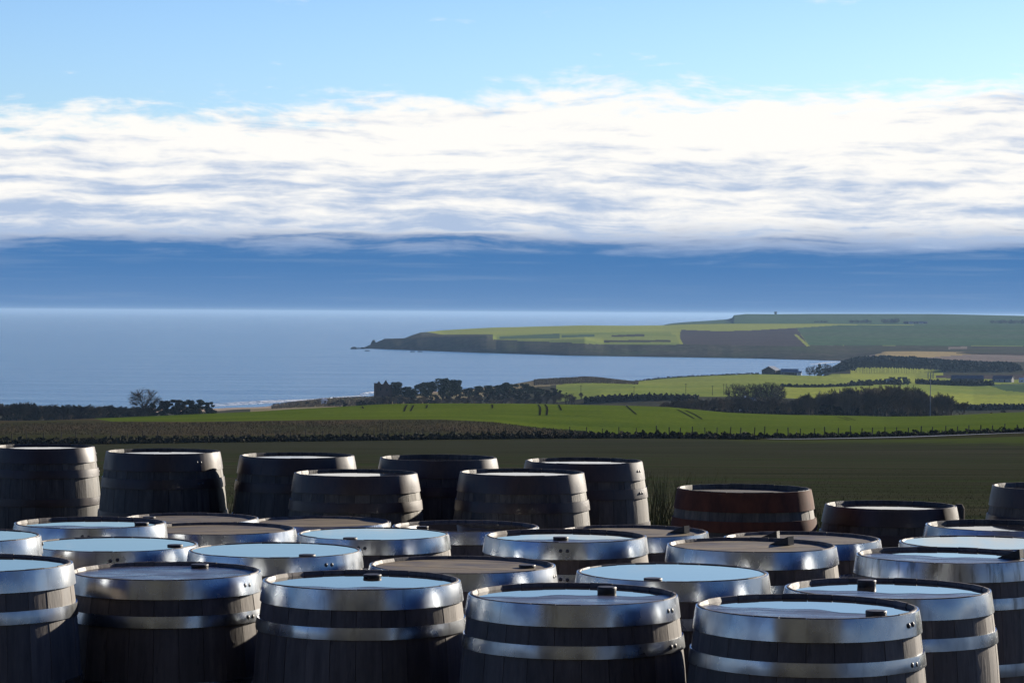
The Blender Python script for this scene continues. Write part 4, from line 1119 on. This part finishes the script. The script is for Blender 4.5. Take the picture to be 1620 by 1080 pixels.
def ruined_tower():
    Y = 1545; c = ground(606, Y); k = Y / F
    root = empty('ruined_tower', c, R(14)); tag(root, 'ruined red stone tower with a jagged broken top beside the pines', 'tower')
    W, D, T = 9.6, 7.5, 1.5
    ztop = CZ - (606 - sea_h(606)) / F * Y - c.z
    rngt = random.Random(3)
    def wall(x0, y0, x1, y1, heights, nm='wall'):
        n = len(heights); v = []; f = []
        d = Vector((x1 - x0, y1 - y0, 0)); ln = d.length; d.normalize(); nn = Vector((-d.y, d.x, 0)) * T
        for i, h in enumerate(heights):
            p = Vector((x0, y0, 0)) + d * (ln * i / (n - 1))
            for q in (p, p + nn):
                v.append((q.x, q.y, -3)); v.append((q.x, q.y, h + rngt.uniform(-.15, .15)))
        for i in range(n - 1):
            a = 4 * i; b = a + 4
            f += [(a, b, b + 1, a + 1), (a + 2, a + 3, b + 3, b + 2), (a + 1, b + 1, b + 3, a + 3)]
        f += [(0, 1, 3, 2), (4 * n - 4, 4 * n - 2, 4 * n - 1, 4 * n - 3)]
        return obj(nm, mesh(nm, v, f, False, stone), None, root)
    h = ztop
    wf = wall(-W / 2, -D / 2, W / 2, -D / 2, [h - .3, h, h + 1.3, h + .6, h - .3, h - .6, h - .2, h + .9, h + 1.9, h + .6, h - .4, h - .9, h - 1.2, h - .8])
    wall(W / 2, -D / 2, W / 2, D / 2, [h - .9, h - 1.6, h - 3, h - 2.2, h - 4.0, h - 3.2])
    wall(W / 2, D / 2, -W / 2, D / 2, [h - 3, h - 2, h - 1, h - 1.4, h - .2, h])
    wall(-W / 2, D / 2, -W / 2, -D / 2, [h - .2, h - .6, h - 1.5, h - .5, h - .3])
    for (x, z, w_, hh) in ((-2.2, h - 4.2, .9, 1.5), (1.6, h - 4.6, .8, 1.4), (2.6, h - 8, .7, 1.1), (-1.2, h - 8.3, .7, 1.2)):
        obj('window_opening', box_mesh('window_opening', (x - w_ / 2, -D / 2 - .03, z), (x + w_ / 2, -D / 2 + .25, z + hh), dark_open), None, root)
ruined_tower()

def house(name, label, x, Y, L, D, wall_h, roof_h, rot, wm, rm, cat='building', windows=0, door=False, chimney=0, yb=None, group=None, wmat2=None):
    c = ground(x, Y) if yb is None else P(x, yb, Y)
    root = empty(name, c, R(rot)); tag(root, label, cat, group)
    l, d = L / 2, D / 2
    v = [(-l, -d, -1), (l, -d, -1), (l, d, -1), (-l, d, -1), (-l, -d, wall_h), (l, -d, wall_h), (l, d, wall_h), (-l, d, wall_h), (-l, 0, wall_h + roof_h), (l, 0, wall_h + roof_h)]
    obj('wall', mesh('wall', v, [(0, 1, 5, 4), (1, 2, 6, 9, 5), (2, 3, 7, 6), (3, 0, 4, 8, 7)], False, wm), None, root)
    e = .35; o_ = .12
    sl = roof_h / d
    rv = []
    for s in (-1, 1):
        for xx in (-l - e, l + e):
            rv += [(xx, s * (d + e), wall_h - e * sl + o_), (xx, 0, wall_h + roof_h + o_)]
    rv2 = [(a, b, c_ + .18) for a, b, c_ in rv]
    allv = rv + rv2
    fs = []
    for s in (0, 4):
        fs += [(s, s + 2, s + 3, s + 1), (s + 8, s + 9, s + 11, s + 10), (s, s + 8, s + 10, s + 2), (s, s + 1, s + 9, s + 8), (s + 2, s + 10, s + 11, s + 3)]
    rf = obj('roof', mesh('roof', allv, fs, False, rm), None, root)
    for q in range(chimney):
        xx = (-l + .5) if q == 0 else (l - .5)
        obj('chimney', box_mesh('chimney', (xx - .4, -.35, wall_h + roof_h - .3), (xx + .4, .35, wall_h + roof_h + 1.0), wm), None, rf)
    for q in range(windows):
        xx = -l + L * (q + .5) / windows
        if door and q == windows // 2:
            obj('door', box_mesh('door', (xx - .5, -d - .04, 0), (xx + .5, -d + .1, 2.0), dark_open), None, root); continue
        wn = obj('window', box_mesh('window', (xx - .5, -d - .05, wall_h * .35), (xx + .5, -d + .08, wall_h * .35 + 1.2), white if wm is not white else slate), None, root)
        obj('pane', box_mesh('pane', (xx - .42, -d - .07, wall_h * .35 + .08), (xx + .42, -d - .045, wall_h * .35 + 1.12), pane), None, wn)
    return root
house('barn', 'dark gabled barn at the end of the farm, standing against the bright bay', 1220, 2330, 13.5, 13, 3.6, 3.4, 62, shedwall, tin, windows=0)
house('farm_shed', 'long blue-grey roofed farm shed joined to the dark gabled barn', 1249, 2330, 15, 10, 2.6, 2.8, -8, shedwall, tin, windows=3, door=True)
house('lean_to', 'small pale lean-to at the end of the blue-grey farm shed', 1264, 2325, 4, 6, 2.4, 1.4, -8, white, tin, windows=1)
house('white_house', 'white gabled house half hidden by bare trees among pastures', 1186, 1255, 8.5, 6.5, 3.4, 3.0, -58, white, slate, windows=2, door=True, chimney=1)
house('white_annex', 'low white wing with slate roof attached to the white gabled house', 1197, 1265, 5.5, 4.2, 2.4, 1.8, 20, white, slate, windows=1)
house('long_shed', 'long low dark shed above the hedge bank', 1530, 2160, 26, 11, 2.6, 2.6, -3, shedwall, slate, windows=5)
house('white_ended_shed', 'dark shed with a bright white gable end and white doors', 1587, 2160, 16, 9, 2.6, 2.4, -24, simple('pale_shed_wall', (.25, .25, .25), (.3, .3, .3), .3), slate, windows=4, door=True)
house('small_white_building', 'small white building at the edge beside the white-ended shed', 1619, 2150, 7, 5, 2.4, 1.3, 0, white, white, windows=2)
house('copse_cottage', 'pale cottage peeping out of the small evergreen copse', 1407, 1960, 4.5, 4, 2.4, 1.8, 25, white, slate, windows=1)
house('beach_hut', 'tiny white hut on the bank above the beach', 513, 1560, 2.6, 2.4, 2.0, .8, 30, white, white, windows=1)
for i, (x, w_) in enumerate([(884, 5.5), (892, 6.5), (899, 5.5), (905, 7.0), (912, 6.0)]):
    yb = 552.4 + (i % 2) * .6
    house('shore_cottage', 'tiny white cottage in the row at the foot of the headland', x, 3960 - i * 8, w_, 5, 2.6, 2.2, rg.uniform(-10, 10), white, slate, windows=2, yb=yb, group='row of white cottages under the headland')
for i, x in enumerate([1433, 1441, 1449, 1457, 1464]):
    house('hill_farm_building', 'small dark farm building in the row on the far hill', x, 5850, 9, 8, 4, 3, rg.uniform(-15, 15), white if i in (1, 3) else shedwall, slate, windows=2, yb=513.3, group='farm buildings on the far hill')

# mast and poles
def mast():
    c = ground(1472, 985); zt = CZ - (588 - sea_h(1472)) / F * 985 - c.z
    root = empty('radio_mast', c); tag(root, 'tall slender grey mast with antennas rising from the tree belt', 'mast')
    steel = simple('mast_steel', (.16, .17, .18), (.22, .23, .24), 2, .5, .5)
    v, f = [], []; tube(v, f, (0, 0, -.5), (0, 0, zt), .20, .11, 8); obj('pole', mesh('pole', v, f, True, steel), None, root)
    for k in range(3):
        a = 2.09 * k + .4
        v, f = [], []; tube(v, f, (0, 0, zt - 1.6), (1.1 * math.cos(a), 1.1 * math.sin(a), zt - 1.6), .05, .05, 4); arm = obj('bracket', mesh('bracket', v, f, False, steel), None, root)
        obj('antenna', box_mesh('antenna', (1.1 * math.cos(a) - .14, 1.1 * math.sin(a) - .14, zt - 2.6), (1.1 * math.cos(a) + .14, 1.1 * math.sin(a) + .14, zt - .4), steel), None, arm)
mast()
for i, (x, Y, h) in enumerate([(919, 1500, 6.5), (1003, 1480, 5), (1085, 1470, 6.5), (1127, 1480, 5.5), (1145, 1490, 6.5), (1149, 1490, 6.5)]):
    c = ground(x, Y); root = empty('utility_pole', c); tag(root, 'thin wooden utility pole standing in the pale pasture behind the crop', 'pole', 'utility poles across the pasture')
    v, f = [], []; tube(v, f, (0, 0, -.5), (0, 0, h), .15, .11, 6); obj('pole', mesh('pole', v, f, False, post_m), None, root)
    obj('crossarm', box_mesh('crossarm', (-.7, -.06, h - .5), (.7, .06, h - .36), post_m), None, root)
def stake():
    c = ground(1519, 18.5); root = empty('fence_stake', c); tag(root, 'dark round-topped stake behind the wide white pool', 'post')
    zt = CZ - (797 - sea_h(1519)) / F * 18.5 - c.z; v, f = [], []
    tube(v, f, (0, 0, -.3), (0, 0, zt - .03), .040, .040, 12); tube(v, f, (0, 0, zt - .03), (0, 0, zt), .040, .022, 12)
    f.append(tuple(range(len(v) - 12, len(v))))
    obj('shaft', mesh('shaft', v, f, False, post_m), None, root)
stake()

# rocks off the point, surf along the beach
rock_m = simple('wet_rock', (.03, .03, .03), (.06, .055, .05), .2)
def rock(x, y, w_, h_, seed, label, group):
    r = ray(x, y); Y = (SEA_Z - CZ) / (r.z / r.y); c = P(x, y, Y); rg_ = random.Random(seed)
    bm = bmesh.new(); bmesh.ops.create_icosphere(bm, subdivisions=2, radius=1)
    for vv in bm.verts:
        k = 1 + rg_.uniform(-.25, .25); vv.co = Vector((vv.co.x * w_ * k, vv.co.y * w_ * .8 * k, max(vv.co.z, -.25) * h_ * k))
    tag(obj('sea_rock', bm_mesh('sea_rock', bm, rock_m), loc=(c.x, c.y, SEA_Z)), label, 'rock', group)
for i, (x, y, w_, h_) in enumerate([(559.5, 551.8, 5, 3.5), (563, 552, 3, 2), (567.5, 551.5, 2, 2), (580.5, 555, 4, 1.4), (652.5, 556.5, 4, 1.2), (664, 556.5, 4, 1.2), (590.5, 546, 5, 9), (574, 551.6, 6, 3)]):
    rock(x, y, w_, h_, i, 'dark rock in the water just off the tip of the headland' if i not in (4, 5) else 'low dark rock awash under the headland cliff', 'rocks off the headland tip' if i not in (4, 5) else 'rocks awash under the cliff')
def foam_mat():
    m = MT('surf_foam'); n = m.noise(m.coord('World', (.05, .35, 1)), 1.0, 5, .65)
    m.set(col=(.72, .74, .76), rough=.8, spec=.2)
    tr = m.N('ShaderNodeBsdfTransparent'); mx = m.N('ShaderNodeMixShader'); m.link(m.ramp(n, .40, .60), mx.inputs[0]); m.link(tr.outputs[0], mx.inputs[1]); m.link(m.b.outputs[0], mx.inputs[2]); m.link(mx.outputs[0], m.out.inputs[0])
    return m.m
foam = foam_mat()
def surf(pts, wid, hgt_):
    """a low breaking wave: rounded ridge lying on the sea along points"""
    v = []; f = []
    for i, (x, y) in enumerate(pts):
        r = ray(x, y); Y = (SEA_Z - CZ) / (r.z / r.y); p = P(x, y, Y); k = math.sin(math.pi * (i + .15) / (len(pts) - .7))
        for dy, dz in ((-wid, .03), (-wid * .3, hgt_ * .8 * k + .04), (wid * .2, hgt_ * k + .05), (wid, .03)): v.append((p.x, p.y + dy, SEA_Z + dz))
    for i in range(len(pts) - 1):
        for j in range(3): f.append((4 * i + j, 4 * i + 4 + j, 4 * i + 5 + j, 4 * i + 1 + j))
    tag(obj('surf', mesh('surf', v, f, True, foam)), 'white line of surf breaking along the beach', 'surf', kind='stuff')
def spread_(pts, n=26):
    xs_ = np.linspace(pts[0][0], pts[-1][0], n); return [(x, float(np.interp(x, [p[0] for p in pts], [p[1] for p in pts]))) for x in xs_]
surf(spread_([(300, 643.5), (345, 641.5), (420, 637.2), (500, 632.5), (525, 630.5)]), 9, .5)
surf(spread_([(335, 639), (420, 635), (510, 631.2)]), 7, .6)
surf(spread_([(440, 635.6), (520, 630.2), (570, 626), (596, 622.5)]), 6, .6)
surf(spread_([(570, 622.8), (598, 620.0)]), 9, .9)
surf(spread_([(1282, 576.5), (1310, 573.5), (1333, 571.6)]), 10, .6)

# distillery shed behind the camera: it is what the hoops mirror between the patches of sky
def warehouse():
    root = empty('warehouse', (-2.0, -10, 0)); tag(root, 'long dark grey clad warehouse behind the yard, mirrored in the cask hoops', 'building')
    clad = simple('grey_cladding', (.07, .072, .066), (.085, .087, .08), .6)
    obj('wall', box_mesh('wall', (-12, -14, 0), (11.5, 0, 10.4), clad), None, root)
    v = [(-12.4, .4, 10.3), (11.9, .4, 10.3), (11.9, -7, 13.4), (-12.4, -7, 13.4), (11.9, -14.4, 10.3), (-12.4, -14.4, 10.3)]
    obj('roof', mesh('roof', v, [(0, 1, 2, 3), (3, 2, 4, 5), (0, 3, 5), (1, 4, 2)], False, tin), None, root)
    for x in (-6, 4):
        d = obj('door', box_mesh('door', (x - 2, -.05, .02), (x + 2, .06, 4.2), dark_open), None, root)
        obj('handle', box_mesh('handle', (x + 1.6, .06, 1.0), (x + 1.7, .14, 1.4), post_m), None, d)
warehouse()

# ------------------------------------------------------------------ haze
def haze():
    m = bpy.data.materials.new('haze_air'); m.use_nodes = True; nt = m.node_tree; nt.nodes.clear()
    o = nt.nodes.new('ShaderNodeOutputMaterial'); pv = nt.nodes.new('ShaderNodeVolumePrincipled')
    pv.inputs['Color'].default_value = (.31, .49, .74, 1); pv.inputs['Density'].default_value = HAZE_D; pv.inputs['Anisotropy'].default_value = .2
    nt.links.new(pv.outputs[0], o.inputs['Volume'])
    me = box_mesh('haze', (-SX * 1.02, -400, SEA_Z - 4), (SX * 1.02, 127500, 16), m)
    tag(obj('haze', me), 'thin pale haze over the whole bay', 'haze', kind='stuff')
HAZE_D = 3.6e-5
haze()
